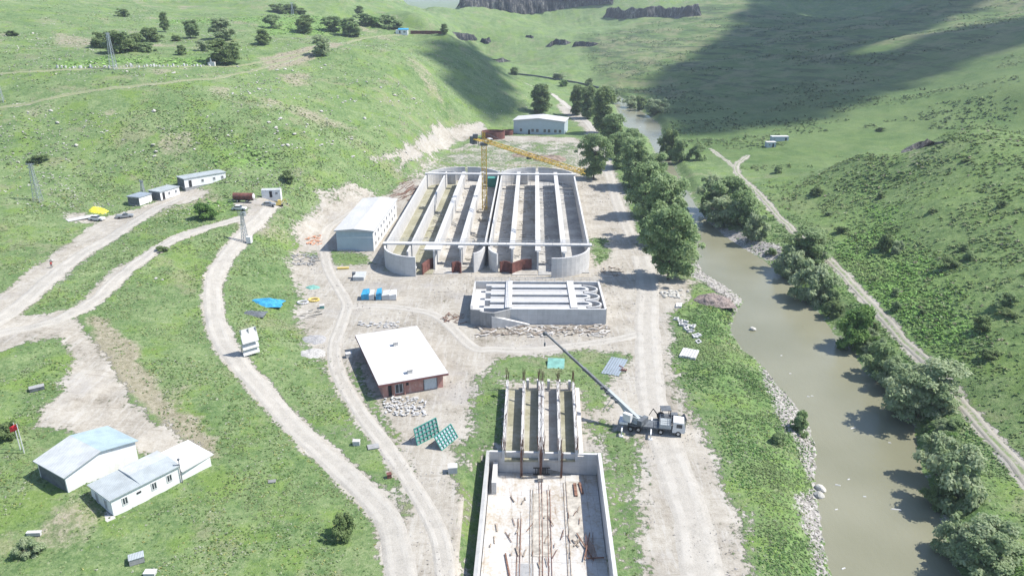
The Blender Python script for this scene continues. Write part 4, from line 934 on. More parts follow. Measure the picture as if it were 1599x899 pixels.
# ------------------------------------------------------------------ truck mounted crane
def wheel(parent, x, y, r, w_=.35, rim=True):
    m = MB(); m.cyl((x, y-w_/2, r), (x, y+w_/2, r), r, n=14); t = m.build('wheel', M_blk, parent)
    if rim: m = MB(); m.cyl((x, y-w_/2-.02, r), (x, y+w_/2+.02, r), r*.5, n=10); m.build('rim', M_gal, t)
    return t
rear = P(966, 667); front = P(1058, 676); dd = front-rear
TK = thing('mobile_crane', 'white mobile crane truck with its long thin telescopic boom raised towards the upper left', 'crane truck', (rear.x, rear.y, 0.1), math.atan2(dd.y, dd.x))
LT = 11.9
m = MB(); m.b2((0, -.5, .75), (LT-.6, .5, 1.15)); m.b2((0, -1.2, 1.16), (LT-2.7, 1.2, 1.35)); m.build('chassis', M_dkg, TK)
m = MB(); m.b2((.1, -1.25, 1.36), (1.7, 1.25, 1.8)); m.build('rear_deck', M_cwhite, TK); m = MB(); m.b2((LT-4.6, -1.25, 1.36), (LT-2.5, 1.25, 2.1)); dk = m.build('front_deck', M_cgr, TK)
m = MB(); railing(m, [(LT-4.5, -1.15, 2.1), (LT-2.6, -1.15, 2.1), (LT-2.6, 1.15, 2.1), (LT-4.5, 1.15, 2.1), (LT-4.5, -1.15, 2.1)], .8, 1.0); m.build('rail', M_dkg, dk)
m = MB(); m.add([(x, y, z) for y in (-1.22, 1.22) for x, z in ((LT-2.3, .7), (LT-.1, .7), (LT, 1.7), (LT-.35, 2.75), (LT-2.2, 2.85))], [(0,1,2,3,4), (9,8,7,6,5), (0,5,6,1), (1,6,7,2), (2,7,8,3), (3,8,9,4), (4,9,5,0)]); cab_ = m.build('cab', M_cwhite, TK)
m = MB(); m.add([(LT+.015, y, 1.75) for y in (-1.05, 1.05)]+[(LT-.32, y, 2.62) for y in (1.05, -1.05)]+[(LT+.045, y, 1.76) for y in (-1.05, 1.05)]+[(LT-.29, y, 2.63) for y in (1.05, -1.05)], [(0,1,2,3),(7,6,5,4),(0,4,5,1),(1,5,6,2),(2,6,7,3),(3,7,4,0)]); m.build('windscreen', M_glass, cab_)
for s_ in (-1, 1): m = MB(); m.b2((LT-1.6, s_*1.225, 1.75), (LT-.6, s_*1.25, 2.5)); m.build('side_window', M_glass, cab_)
for s_ in (-.85, .85): m = MB(); m.b2((LT-.08, s_-.15, .85), (LT+.04, s_+.15, 1.05)); m.build('headlight', M_frame, cab_)
for x in (2.2, 3.6, 7.6, LT-1.2):
    for s_ in (-1.05, 1.05): wheel(TK, x, s_, .52)
for x in (.7, 5.9):
    for s_ in (-1, 1):
        m = MB(); m.bar((x, s_*.6, .9), (x, s_*3.0, .9), .26); m.bar((x, s_*3.0, .95), (x, s_*3.0, .05), .2); m.b2((x-.35, s_*3-.35, -.1), (x+.35, s_*3+.35, .05)); m.build('outrigger', M_cwhite, TK)
m = MB(); m.cyl((2.6, 0, 1.36), (2.6, 0, 1.7), 1.0, n=18); m.build('turntable', M_dkg, TK)
# upper works turn towards the boom
bw = Vector((TK.location.x, TK.location.y, 0))+Matrix.Rotation(TK.rotation_euler.z, 3, 'Z') @ Vector((2.6, 0, 0))
BT = 13.5; tip = Vector((*PZ(851, 519, BT), BT)); bt = Vector((bw.x, bw.y, 2.9))
Mi = (Matrix.Translation(TK.location) @ Matrix.Rotation(TK.rotation_euler.z, 4, 'Z')).inverted()
lt, lb = Mi @ tip, Mi @ bt; bd = (lt-lb); bl = bd.length; bd.normalize(); hx = Vector((bd.x, bd.y, 0)).normalized(); sd = Vector((-hx.y, hx.x, 0))
Mu = Matrix.Translation((2.6, 0, 1.7)) @ Matrix.Rotation(math.atan2(hx.y, hx.x), 4, 'Z')
m = MB(); m.box((-.3, -.55, .55), (2.6, .22, 1.1), M=Mu); m.box((-.3, .55, .55), (2.6, .22, 1.1), M=Mu); m.box((0, 0, .1), (2.9, 2.0, .2), M=Mu); m.build('superstructure', M_cgr, TK)
m = MB(); m.box((-1.9, 0, .6), (.9, 2.4, 1.0), M=Mu); m.build('counterweight', M_yel if False else M_dkg, TK)
m = MB(); m.box((.6, 1.15, .95), (1.6, .8, 1.5), M=Mu); oc = m.build('operator_cab', M_cwhite, TK); m = MB(); m.box((1.42, 1.15, 1.1), (.04, .7, 1.0), M=Mu); m.build('windscreen', M_glass, oc)
prev = lb-bd*1.6
for i, (e0, ww) in enumerate(((.30, .66), (.55, .46), (.78, .36), (1.0, .28))):
    q = lb+bd*bl*e0; m = MB(); m.bar(prev-bd*(.0 if i == 0 else .6), q, ww, ww*1.15); m.build('boom_section', M_cgr if i < 1 else M_dkg, TK); prev = q
    m = MB(); m.bar(q-bd*.35, q-bd*.02, ww+.12, ww*1.15+.12); m.build('boom_collar', M_dkg, TK)
for t in (.17, .22, .27, .33): m = MB(); q = lb+bd*bl*t+sd*.55; m.box(tuple(q), (.5, .5, .5)); m.build('boom_fitting', M_dkg, TK)
m = MB(); m.cyl(lt-sd*.3+Vector((0, 0, -.2)), lt+sd*.3+Vector((0, 0, -.2)), .4, n=12); m.build('sheave', M_dkg, TK)
m = MB(); m.bar(lb+hx*.9+Vector((0, 0, -1.2)), lb+bd*bl*.16-Vector((0, 0, .3)), .22); m.build('lift_cylinder', M_gal, TK)
m = MB(); m.bar(lt+Vector((0, 0, -.3)), lt+Vector((0, 0, -2.2)), .05); m.box(tuple(lt+Vector((0, 0, -2.5))), (.3, .3, .7)); m.build('hook_block', M_dkg, TK)
# dark loader parked beyond the crane truck
a = P(1043, 668)
a.x += .3; t = thing('wheel_loader', 'dark old tractor loader with a roll cage parked behind the white crane cab', 'loader', (a.x, a.y, a.z), .0)
a.y += 0; t.location.y += 2.2
m = MB(); m.b2((-1.6, -.6, .7), (1.8, .6, 1.3)); m.b2((.5, -.5, 1.31), (1.8, .5, 1.75)); m.build('body', M_dkg, t)
m = MB()
for x in (-1.3, .3):
    for y in (-.75, .75): m.bar((x, y, 1.2), (x, y, 2.8), .1)
for z in (2.2,):
    m.bar((-1.3, -.75, z), (.3, -.75, z), .07); m.bar((-1.3, .75, z), (.3, .75, z), .07)
m.build('roll_cage', M_blk, t); m = MB(); m.b2((-1.45, -.9, 2.8), (.45, .9, 2.92)); m.build('canopy', M_dkg, t)
for x, r_ in ((-1.1, .75), (1.4, .5)):
    for y in (-.95, .95): wheel(t, x, y, r_, .4)
m = MB(); m.prism([(2.5, -1.1), (3.3, -1.1), (3.3, 1.1), (2.5, 1.1)], .2, [.3, 1.2, 1.2, .3]); m.build('bucket', M_dkg, t)
m = MB(); m.bar((.8, -.8, 1.3), (2.7, -.8, .5), .16); m.bar((.8, .8, 1.3), (2.7, .8, .5), .16); m.build('loader_arm', M_dkg, t)
m = MB(); m.bar((-1.6, .2, 1.0), (-2.6, 1.0, 2.2), .14); m.bar((-2.6, 1.0, 2.2), (-3.2, 1.4, .6), .12); m.build('backhoe_arm', M_blk, t)

# ------------------------------------------------------------------ cars
def car(loc, rz, paint, label, kind='car'):
    t = thing('parked_'+kind, label, kind, loc, rz, None)
    L2, W2 = (2.2, .88) if kind != 'pickup' else (2.5, .9)
    prof = [(-L2,.35),(L2,.35),(L2,.75),(L2*.92,.9),(L2*.42,1.02),(-L2*.85,1.05),(-L2,.85)]
    n_ = len(prof); m = MB(); m.add([(x, -W2, z) for x, z in prof]+[(x, W2, z) for x, z in prof], [tuple(range(n_)), tuple(range(n_, 2*n_))[::-1]]+[(i, n_+i, n_+(i+1) % n_, (i+1) % n_) for i in range(n_)]); m.build('body', paint, t)
    g0 = [(L2*.42, 1.0), (L2*.12, 1.46), (-L2*(.1 if kind == 'pickup' else .5), 1.48), (-L2*(.2 if kind == 'pickup' else .82), 1.03)]
    m = MB(); w3 = W2*.86; m.add([(x, -w3, z) for x, z in g0]+[(x, w3, z) for x, z in g0], [(0,1,2,3),(7,6,5,4)]+[(i, 4+i, 4+(i+1) % 4, (i+1) % 4) for i in range(4)]); m.build('windows', M_glass, t)
    m = MB(); m.b2((g0[2][0]-.02, -w3*.93, 1.485), (g0[1][0]+.05, w3*.93, 1.54)); m.build('roof', paint, t)
    for x in (-L2*.6, L2*.62):
        for y in (-W2+.08, W2-.08): wheel(t, x, y, .32, .2, False)
    for y in (-.6, .6): m = MB(); m.b2((L2-.02, y-.18, .6), (L2+.03, y+.18, .74)); m.build('headlight', M_frame, t)
    return t
M_grey = vary('grey_car_paint', (.22, .23, .24), .05, 1, .3, spec=.6); M_ywl = vary('faded_yellow_paint', (.55, .42, .12), .1, 1, .5)
car(P(152, 344), -.12, M_cwhite, 'white saloon car parked beside the grey pickup at the end of the terrace road')
car(P(195, 340), .35, M_grey, 'dark grey pickup parked to the right of a white car below the smallest container', 'pickup')
car(P(374, 328), -.05, M_cwhite, 'white car parked beside the road just above the pylon on the terrace')
car(P(420, 322), .15, M_grey, 'small dark grey car parked beside the yellow digger at the road bend')
a = P(437, 322); t = thing('mini_digger', 'small yellow digger parked next to the dark grey car', 'digger', a, .3)
m = MB(); m.b2((-1.2, -.7, .55), (.5, .7, 1.3)); m.build('body', M_ywl, t); m = MB(); m.b2((-.5, -.65, 1.31), (.5, .2, 2.2)); m.build('cab', M_ywl, t)
for y in (-.75, .75): m = MB(); m.b2((-1.2, y-.2, .05), (1.1, y+.2, .5)); m.build('track', M_blk, t)
m = MB(); m.bar((.5, .3, 1.2), (1.8, .3, 2.2), .2); m.bar((1.8, .3, 2.2), (2.4, .3, .8), .16); m.build('arm', M_ywl, t); m = MB(); m.b2((2.2, 0, .3), (2.7, .6, .8)); m.build('bucket', M_dkg, t)
# tanker trailer
a = P(366, 315); t = thing('tanker_trailer', 'rusty brown cylindrical tanker trailer standing left of the short white container', 'tanker', a, -.05)
m = MB(); m.cyl((0, 0, 1.9), (6.6, 0, 1.9), 1.1, n=18); m.build('tank', M_form, t); m = MB(); m.cyl((6.61, 0, 1.9), (6.85, 0, 1.9), 1.0, .7, n=18); m.build('end_cap', M_cwhite, t)
m = MB(); m.b2((-.8, -.4, .6), (6.4, .4, .82)); m.bar((-.8, 0, .7), (-2.2, 0, .5), .15); m.build('frame', M_dkg, t)
for x in (1.4, 4.6):
    for y in (-.8, .8): wheel(t, x, y, .5)

# ------------------------------------------------------------------ pylons, posts, billboard
def pylon(name, px_, py_, top_py, label, w0=1.5, arm=2.6):
    a = P(px_, py_); # height from the picture row of the top
    u, f, d = ray(px_, top_py); t_ = math.hypot(a.x, a.y)/math.hypot(u, f); H_ = CAMZ+d*t_-a.z
    t = thing(name, label, 'pylon', a, random.uniform(-.3, .3)); m = MB(); n_ = 9
    for i in range(n_):
        z0, z1 = H_*i/n_, H_*(i+1)/n_; r0, r1 = w0/2*(1-.72*i/n_), w0/2*(1-.72*(i+1)/n_); c0 = [(-r0,-r0),(r0,-r0),(r0,r0),(-r0,r0)]; c1 = [(-r1,-r1),(r1,-r1),(r1,r1),(-r1,r1)]
        for j in range(4):
            k_ = (j+1) % 4; m.bar((*c0[j], z0), (*c1[j], z1), .13); m.bar((*c0[j], z0), (*c1[k_], z1), .07); m.bar((*c0[j], z0), (*c0[k_], z0), .06)
    m.build('lattice', M_gal, t)
    for z in (H_*.9, H_*.98): m = MB(); m.bar((-arm/2, 0, z), (arm/2, 0, z), .14); m.bar((-arm/2, 0, z), (0, 0, z-.8), .07); m.bar((arm/2, 0, z), (0, 0, z-.8), .07); ca = m.build('crossarm', M_gal, t)
    m = MB()
    for x in (-arm/2, 0, arm/2): m.cyl((x, 0, H_*.98), (x, 0, H_*.98+.35), .08, n=6)
    m.build('insulator', M_dkg, ca); return t
pylon('power_pylon', 60, 314, 254, 'lattice pylon on the left hillside above the yellow flowers', 2.0)
pylon('power_pylon', 178, 109, 51, 'lattice pylon standing in front of the dark thicket at the top left', 2.2)
pylon('power_pylon', 2, 160, 112, 'lattice pylon at the left edge of the view beside the hill track', 2.0)
pylon('power_pylon', 224, 303, 281, 'short lattice pylon just above the smallest container office', 1.1, 1.6)
p5 = pylon('power_pylon', 383, 378, 330, 'lattice pylon with a small white box at its foot beside the main road', 1.5, 2.4)
m = MB(); m.b2((.9, -1.1, .0), (2.2, .3, 1.9)); m.build('meter_box', M_cwhite, p5); m = MB(); m.cyl((.9, 0, 8), (.9, 0, 9.2), .45, n=10); m.build('transformer', M_gal, p5)
pylon('power_pylon', 457, 24, 4, 'far lattice pylon above the bushes on the top left plateau', 1.8)
def pole(name, label, cat, px_, py_, H_, mat=M_gal, head=None):
    t = thing(name, label, cat, P(px_, py_), 0); m = MB(); m.cyl((0, 0, -.3), (0, 0, H_), .09, .06, 8); m.build('post', mat, t)
    if head: head(t, H_)
    return t
def lamp_head(t, H_): m = MB(); m.bar((0, 0, H_-.8), (-.7, 0, H_-1.0), .08); m.b2((-1.0, -.15, H_-1.1), (-.5, .15, H_-.95)); m.b2((-.15, -.15, H_), (.15, .15, H_+.25)); m.build('lamp_head', M_dkg, t)
pole('lamp_post', 'thin dark lamp post in front of the low annex at the bottom left', 'lamp post', 285, 753, 4.2, M_dkg, lamp_head)
def flag(t, H_):
    V = []; F = []; 
    for i in range(7):
        for j in range(5): V.append((-.1-i*.22, .1*math.sin(i*1.1+j*.5), H_-.1-j*.26-.1*i))
    F = [(i*5+j, i*5+j+1, i*5+j+6, i*5+j+5) for i in range(6) for j in range(4)]
    o = npmesh('flag', V, F, vary('red_flag_cloth', (.6, .03, .04), .1, 1, .8), t, True); md = o.modifiers.new('thick', 'SOLIDIFY'); md.thickness = .02
pole('flagpole', 'white flagpole with a red flag beside the corner of the gabled shed', 'flagpole', 38, 707, 5.6, M_frame, flag)
pole('flagpole', 'second bare white pole to the left of the red flag pole', 'pole', 32, 702, 5.2, M_frame)
# billboard seen from above and behind
a, b = P(380, 557), P(403, 553); t = thing('billboard', 'white double panel billboard on posts beside the main road', 'billboard', a, math.atan2((b-a).y, (b-a).x)); wb = (b-a).length+.3
for x in (.15, wb/2, wb-.15): m = MB(); m.bar((x, 0, -.3), (x, 0, 6.1), .18); m.bar((x, 0, 3.0), (x, 1.6, 0), .12); m.build('post', M_gal, t)
for z0, z1, tilt in ((3.1, 6.0, .5), (1.6, 2.9, .3), (.25, 1.3, .2)):
    m = MB(); m.prism([(0, -.16), (wb, -.16), (wb, -.1), (0, -.1)], z0, z1) if False else m.bar((wb/2, -.2-tilt, z0), (wb/2, -.2+tilt, z1), wb, .08, up=(0, 0, 1)); m.build('panel', M_roofw, t)

# ------------------------------------------------------------------ heaps, stacks and litter
def lumpy(name, mat, px_, py_, rx_, ry_, hz_, label, cat, n_=22, seed=1, rz=0):
    V = []; F = []; K_ = n_
    for i in range(K_+1):
        for j in range(K_+1):
            u, v = i/K_*2-1, j/K_*2-1; r_ = math.hypot(u, v); hgt = max(0, 1-r_*r_)
            nz = float(fbm(np.array(u*3+seed*5.1), np.array(v*3+seed*3.7), seed)); nz2 = float(fbm(np.array(u*9+seed), np.array(v*9), seed+3))
            V.append((u*rx_*(.85+.3*nz), v*ry_*(.85+.3*nz), -.25+hz_*hgt**.8*(.35+1.0*nz)+.35*hgt*(nz2-.3)))
    F = [(i*(K_+1)+j, (i+1)*(K_+1)+j, (i+1)*(K_+1)+j+1, i*(K_+1)+j+1) for i in range(K_) for j in range(K_)]
    o = npmesh(name, V, F, mat, smooth=False); a = P(px_, py_); o.location = (a.x, a.y, a.z); o.rotation_euler.z = rz; return tag(o, label, cat)
lumpy('blue_tarpaulin', M_tarp, 411, 472, 5.0, 2.6, 1.2, 'bright blue tarpaulin thrown over a heap beside the main road', 'tarpaulin', seed=2)
lumpy('reinforcing_mats', M_dkg, 392, 489, 3.4, 1.8, .7, 'dark grey heap of mats just below the bright blue tarpaulin', 'heap', seed=3)
lumpy('teal_sheet', M_teal, 488, 449, 2.2, 1.8, .7, 'small teal sheet crumpled on the ground left of the blue pallets', 'sheet', seed=4)
lumpy('rubble_heap', M_rub, 1112, 470, 5.4, 4.2, 2.2, 'mauve brown rubble heap on the river bank beside the haul road', 'rubble', seed=5, n_=34)
lumpy('earth_heap', M_earth, 858, 249, 8.5, 7, 2.4, 'dark brown earth heap behind the crane jib near the big tree', 'earth heap', seed=6, n_=34)
lumpy('earth_heap', M_earth, 818, 243, 7, 5, 1.4, 'flatter brown earth heap to the left of the darker one behind the crane', 'earth heap', seed=7, n_=30)
lumpy('gravel_heap', vary('grey_gravel', (.27, .265, .26), .3, 3, .9), 488, 530, 3.2, 2.8, .8, 'low grey gravel heap left of the brick house across the track', 'gravel heap', seed=8)
lumpy('gravel_heap', vary('pale_gravel', (.34, .33, .31), .3, 3, .9), 485, 552, 3.2, 3.0, .8, 'paler gravel heap just below the grey one left of the brick house', 'gravel heap', seed=9)
lumpy('yellow_flowers', vary('yellow_netting', (.68, .62, .06), .3, 2, .8), 152, 330, 3.2, 1.9, 1.6, 'bright yellow netting heap behind the white car on the terrace', 'netting', seed=10)
# slabs, sheets and panels
def slab(name, c, size, z, rz, mat, label, cat, tilt=0.0, group=None, lift=0.0):
    a = P(*c); m = MB(); m.b2((-size[0]/2, -size[1]/2, 0), (size[0]/2, size[1]/2, z)); o = m.build(name, mat); o.location = (a.x, a.y, a.z+lift); o.rotation_euler = (tilt, 0, rz); return tag(o, label, cat, group)
def stack(name, c, size, n_, rz, mat, label, cat, gap=.08):
    a = P(*c); t = thing(name, label, cat, a, rz); w_ = size[0]/n_
    for i in range(n_): m = MB(); m.b2((-size[0]/2+i*w_+gap/2, -size[1]/2+random.uniform(-.15, .15), 0), (-size[0]/2+(i+1)*w_-gap/2, size[1]/2, size[2]*random.uniform(.85, 1))); m.build('beam', mat, t)
    return t
stack('grey_sheets', (960, 572), (3.8, 8.2, .16), 7, -.38, M_cgy, 'fan of slate grey corrugated sheets lying between the boom and the haul road', 'metal sheets', .1)
slab('teal_sheeting', (868, 571), (3.6, 4.4, .25), .3, -.1, M_teal, 'flat pale teal panel lying behind the four lane channel', 'panel', .25)
stack('concrete_beams', (1076, 554), (3.6, 4.3, .6), 6, -.42, M_conc, 'neat stack of grey concrete beams on the grass right of the haul road', 'concrete beams')
stack('concrete_beams', (1060, 478), (1.5, 2.6, .5), 2, -.3, M_conc, 'two short concrete beams beside the white rubble near the riverbank heap', 'concrete beams')
stack('concrete_beams', (1085, 526), (1.1, 1.8, .45), 2, .1, M_conc, 'single short pair of concrete beams below the scattered ring blocks', 'concrete beams')
stack('steel_beams', (952, 633), (1.8, 4.2, .3), 2, -.45, M_cgr, 'two pale steel beams lying left of the crane boom foot', 'steel beams', .9)
# blocks, each a thing
def ringblock(px_, py_, s_, lab, grp, rz=0):
    a = P(px_, py_); t = None; m = MB()
    o_ = s_; th_ = s_*.22
    for (x0, y0, x1, y1) in ((-o_, -o_, o_, -o_+th_*2), (-o_, o_-th_*2, o_, o_), (-o_, -o_+th_*2+.002, -o_+th_*2, o_-th_*2-.002), (o_-th_*2, -o_+th_*2+.002, o_, o_-th_*2-.002)): m.b2((x0, y0, 0), (x1, y1, s_*.9))
    q = m.build('ring_block', M_cap); q.location = a; q.rotation_euler = (random.uniform(-.4, .4), random.uniform(-.3, .3), rz); tag(q, lab, 'concrete block', grp)
for i in range(17):
    f_ = i/16; ringblock(1058+34*f_+random.uniform(-5, 5), 503+26*f_*f_+random.uniform(-6, 6), random.uniform(.45, .6), 'hollow white concrete ring block in the loose group above the stacked beams', 'ring blocks on the grass', random.random()*3)
rock_me = []
for s_ in range(5):
    bm = bmesh.new(); bmesh.ops.create_icosphere(bm, subdivisions=2, radius=1); rr = random.Random(s_+3)
    ax = [Vector((rr.uniform(-1, 1), rr.uniform(-1, 1), rr.uniform(-1, 1))).normalized() for _ in range(9)]
    for v in bm.verts:
        for a_ in ax:
            dq = v.co.dot(a_)-.72
            if dq > 0: v.co -= a_*dq*.9
        v.co.x *= 1.25; v.co.z *= .72
    me = bpy.data.meshes.new('boulder'); bm.to_mesh(me); bm.free(); me.materials.append(M_rock); rock_me.append(me)
def rock(px_, py_, r_, label, cat='boulder', group=None, name='boulder', mat=None, pos=None):
    o = bpy.data.objects.new(name, random.choice(rock_me)); COL.objects.link(o); a = pos if pos is not None else P(px_, py_)
    o.location = (a.x, a.y, a.z+r_*.25); o.scale = (r_*random.uniform(.8, 1.2), r_*random.uniform(.8, 1.1), r_*random.uniform(.7, 1.1)); o.rotation_euler = (random.uniform(-.3, .3), random.uniform(-.3, .3), random.random()*6)
    return tag(o, label, cat, group)
for i in range(34): rock(1052+random.gauss(0, 11), 461+random.gauss(0, 4.5), random.uniform(.35, .7), 'pale broken block in the heap at the top right bend of the haul road', 'rubble block', 'white rubble by the haul road', 'rubble_block')
rock(1281, 765, 1.1, 'large grey boulder at the left water edge of the river'); rock(1279, 774, .9, 'pale boulder touching the large grey one at the water edge')
a = Vector((*PZ(1176, 515, WZ), WZ)); rock(0, 0, .8, 'lone pale rock sticking out of the river', pos=a)
M_flot = M_roofw
for (px_, py_, l_) in ((1399, 795, .9), (1308, 757, .5), (1325, 748, .3), (1350, 775, .3), (1306, 795, .3), (1262, 619, .3), (1332, 668, .7), (1389, 691, .3), (1220, 555, .3), (1234, 583, .3), (1317, 887, .4), (985, 175, .5), (1000, 198, .5), (1268, 618, .3)):
    q = Vector((*PZ(px_, py_, WZ), WZ)); m = MB(); m.add([(-l_,-.1,0),(l_*.9,-.14,0),(l_,.1,0),(-l_*.8,.13,0),(-l_*.8,-.05,.12),(l_*.7,-.05,.14),(l_*.75,.05,.12),(-l_*.6,.06,.14)], [(3,2,1,0),(4,5,6,7),(0,1,5,4),(1,2,6,5),(2,3,7,6),(3,0,4,7)])
    o = m.build('driftwood', M_roofw); o.location = q-Vector((0, 0, .03)); o.rotation_euler.z = random.uniform(-.5, .5); tag(o, 'small pale piece of debris floating on the brown river', 'debris', 'debris floating on the river')
# boulders strewn over the left hillside
zones = [((400,95),(650,250),120), ((250,120),(440,200),22), ((20,100),(400,240),38), ((440,90),(640,110),20), ((560,170),(740,215),16), ((60,50),(160,80),12), ((60,380),(300,440),6), ((420,180),(520,230),14)]
for (x0, y0), (x1, y1), n_ in zones:
    cl = [(random.uniform(x0, x1), random.uniform(y0, y1)) for _ in range(max(2, n_//7))]
    for _ in range(n_):
        if random.random() < .7: c_ = random.choice(cl); px_, py_ = c_[0]+random.gauss(0, 15), c_[1]+random.gauss(0, 5)
        else: px_, py_ = random.uniform(x0, x1), random.uniform(y0, y1)
        if px_ > 640+(py_-95)*.6: continue
        rock(px_, py_, random.choice((.25, .3, .35, .4, .45, .5, .65, .35, .85)), 'pale grey boulder lying in the grass of the left hillside', 'boulder', 'boulders on the left hillside')
# blue and white wrapped pallets
a = P(572, 468)
for i, (x, w_, h_, mt, lab) in enumerate(((571, 2.0, 2.2, M_tarp, 'bright blue wrapped pallet, leftmost of the row below the hall'), (581, 1.3, 2.0, M_roofw, 'white wrapped pallet between two blue ones below the hall'), (592, 1.4, 2.4, M_tarp, 'narrow bright blue wrapped pallet in the middle of the row below the hall'),
                                      (603, 2.0, 1.9, M_cap, 'wide off white pallet of bags right of the blue ones'), (614, 1.8, 2.0, M_cwhite, 'white wrapped pallet, rightmost of the row below the hall'))):
    t = thing('wrapped_pallet', lab, 'pallet', P(x, 467), .05, 'wrapped pallets below the hall')
    m = MB(); m.prism([(-w_/2, -.9), (w_/2, -.9), (w_/2*.9, 2.0), (-w_/2*.8, 2.1)], .16, [h_*.7, h_*.85, h_, h_*.9]); m.build('load', mt, t); m = MB(); m.b2((-w_/2, -.95, 0), (w_/2, 1.9, .155)); m.build('pallet_base', M_wood, t)
# green formwork panels propped up
def grid_panel(c0, c1, H_, label, lean):
    a, b = P(*c0), P(*c1); d = b-a; t = thing('formwork_panel', label, 'formwork panel', a, math.atan2(d.y, d.x), 'green formwork panels beside the track'); L_ = d.length
    def at(x, z): return Vector((x, z*lean, z*math.sqrt(max(.1, 1-lean*lean))))
    m = MB(); n_ = max(4, int(L_/.8))
    for i in range(n_+1): m.bar(at(L_*i/n_, 0), at(L_*i/n_, H_), .14)
    for k_ in range(5): m.bar(at(0, H_*k_/4), at(L_, H_*k_/4), .14)
    m.build('frame', M_grnf, t); m = MB(); q = [at(0, 0), at(L_, 0), at(L_, H_), at(0, H_)]; nn = (q[1]-q[0]).cross(q[3]-q[0]).normalized()*-.13
    m.add([p+nn for p in q]+[p+nn*1.5 for p in q], [(0,1,2,3),(7,6,5,4),(0,4,5,1),(1,5,6,2),(2,6,7,3),(3,7,4,0)]); m.build('sheet', M_gal, t)
    for x in (.3, L_-.3): m = MB(); m.bar(at(x, H_*.7), (x, H_*.7*lean+2.0, 0), .1); m.build('prop', M_rust, t)
grid_panel((652, 695), (686, 677), 3.1, 'green framed formwork panel, left of the two propped beside the track', .25)
grid_panel((690, 703), (715, 682), 2.7, 'green framed formwork panel leaning lower, right of the two beside the track', .55)
# small single things
def crate(name, px_, py_, sz, rz, mat, label, cat, cap=None):
    t = thing(name, label, cat, P(px_, py_), rz); m = MB(); m.prism([(-sz[0]/2, -sz[1]/2), (sz[0]/2, -sz[1]/2), (sz[0]/2*.96, sz[1]/2), (-sz[0]/2*.97, sz[1]/2)], 0, sz[2]); m.build('body', mat, t)
    m = MB(); m.b2((-sz[0]/2-.05, -sz[1]/2-.05, sz[2]+.002), (sz[0]/2+.05, sz[1]/2+.05, sz[2]+.1)); m.build('lid', cap or mat, t); return t
crate('concrete_box', 707, 736, (1.5, 1.3, 1.1), .1, M_cap, 'white concrete box at the edge of the dirt left of the foreground tank', 'box')
crate('steel_trough', 58, 608, (2.4, 1.2, .6), .6, M_dkg, 'dark rectangular trough in the grass left of the yard', 'trough', M_oldc)
crate('metal_bin', 214, 876, (1.9, 1.3, .9), .5, M_oldc, 'grey metal bin standing in the grass at the bottom left', 'bin', M_cgr)
crate('white_case', 235, 896, (1.5, .9, .4), 0, M_cap, 'flat white case in the grass at the bottom edge below the grey bin', 'case')
crate('white_case', 54, 835, (1.9, .5, .5), .05, M_cap, 'narrow pale slab lying above a dark bush at the lower left', 'slab')
crate('white_crate', 545, 557, (1.3, 1.1, .9), .4, M_cap, 'small white crate next to the left wall of the brick house', 'crate')
crate('site_toilet', 562, 434, (3.0, 4.4, 1.0), 0, M_cwh, 'low white ribbed box on the dirt below the hall', 'box'); crate('dark_cabinet', 553, 434, (.8, 1.0, 1.6), 0, M_dkg, 'small dark cabinet touching the left side of the low ribbed box', 'cabinet')
crate('yellow_trestle', 536, 420, (3.2, .7, .4), .1, M_ywl, 'long yellow frame lying on the dirt in front of the hall', 'frame')
crate('white_tank', 557, 694, (1.2, .8, .8), 0, M_cap, 'small white tank with dark marks in the grass strip beside the main road', 'tank'); crate('grey_slab', 583, 698, (1.9, 1.4, .15), .3, M_oldc, 'flat grey slab in the grass strip beside the main road', 'slab')
crate('red_cone_box', 608, 745, (.7, .7, .7), .3, M_form, 'small red brown box at the tip of the grass strip', 'box'); crate('blue_drum', 503, 481, (1.1, 1.1, .8), .2, M_teal, 'pale teal drum beside the coiled hoses', 'drum', M_cap)
crate('brown_block', 425, 752, (1.1, .7, .1), .2, M_oldc, 'small grey lid lying in the grass left of the main road', 'lid')
for px_, py_, mt, lab in ((473, 473, M_cap, 'cream coloured hose coil on the ground below the teal sheet'), (490, 469, M_ywl, 'yellow hose coil to the right of the cream one')):
    m = MB(); pts_ = [(1.3*math.cos(i*math.pi/9), 1.0*math.sin(i*math.pi/9), .2) for i in range(19)]; m.tube(pts_, .28, 7); o = m.build('hose_coil', mt); o.location = P(px_, py_); tag(o, lab, 'hose coil')
# rust coloured round tanks at the far end
for px_, py_, r_, h_, lab in ((770, 217, 6.2, 3.8, 'large round rusty brown tank beside the far workshop'), (792, 211, 3.2, 2.4, 'smaller rusty brown tank between the large one and the far workshop')):
    t = thing('round_tank', lab, 'tank', P(px_, py_), 0); t.location.y += r_*.4
    m = MB(); m.wallpath([(r_*math.cos(R(a)), r_*.8*math.sin(R(a))) for a in range(0, 361, 12)], .25, 0, h_); m.build('shell', M_form, t)
    m = MB(); m.cyl((0, 0, .1), (0, 0, .4), r_*.78, n=24); m.build('tank_floor', M_dsite, t)
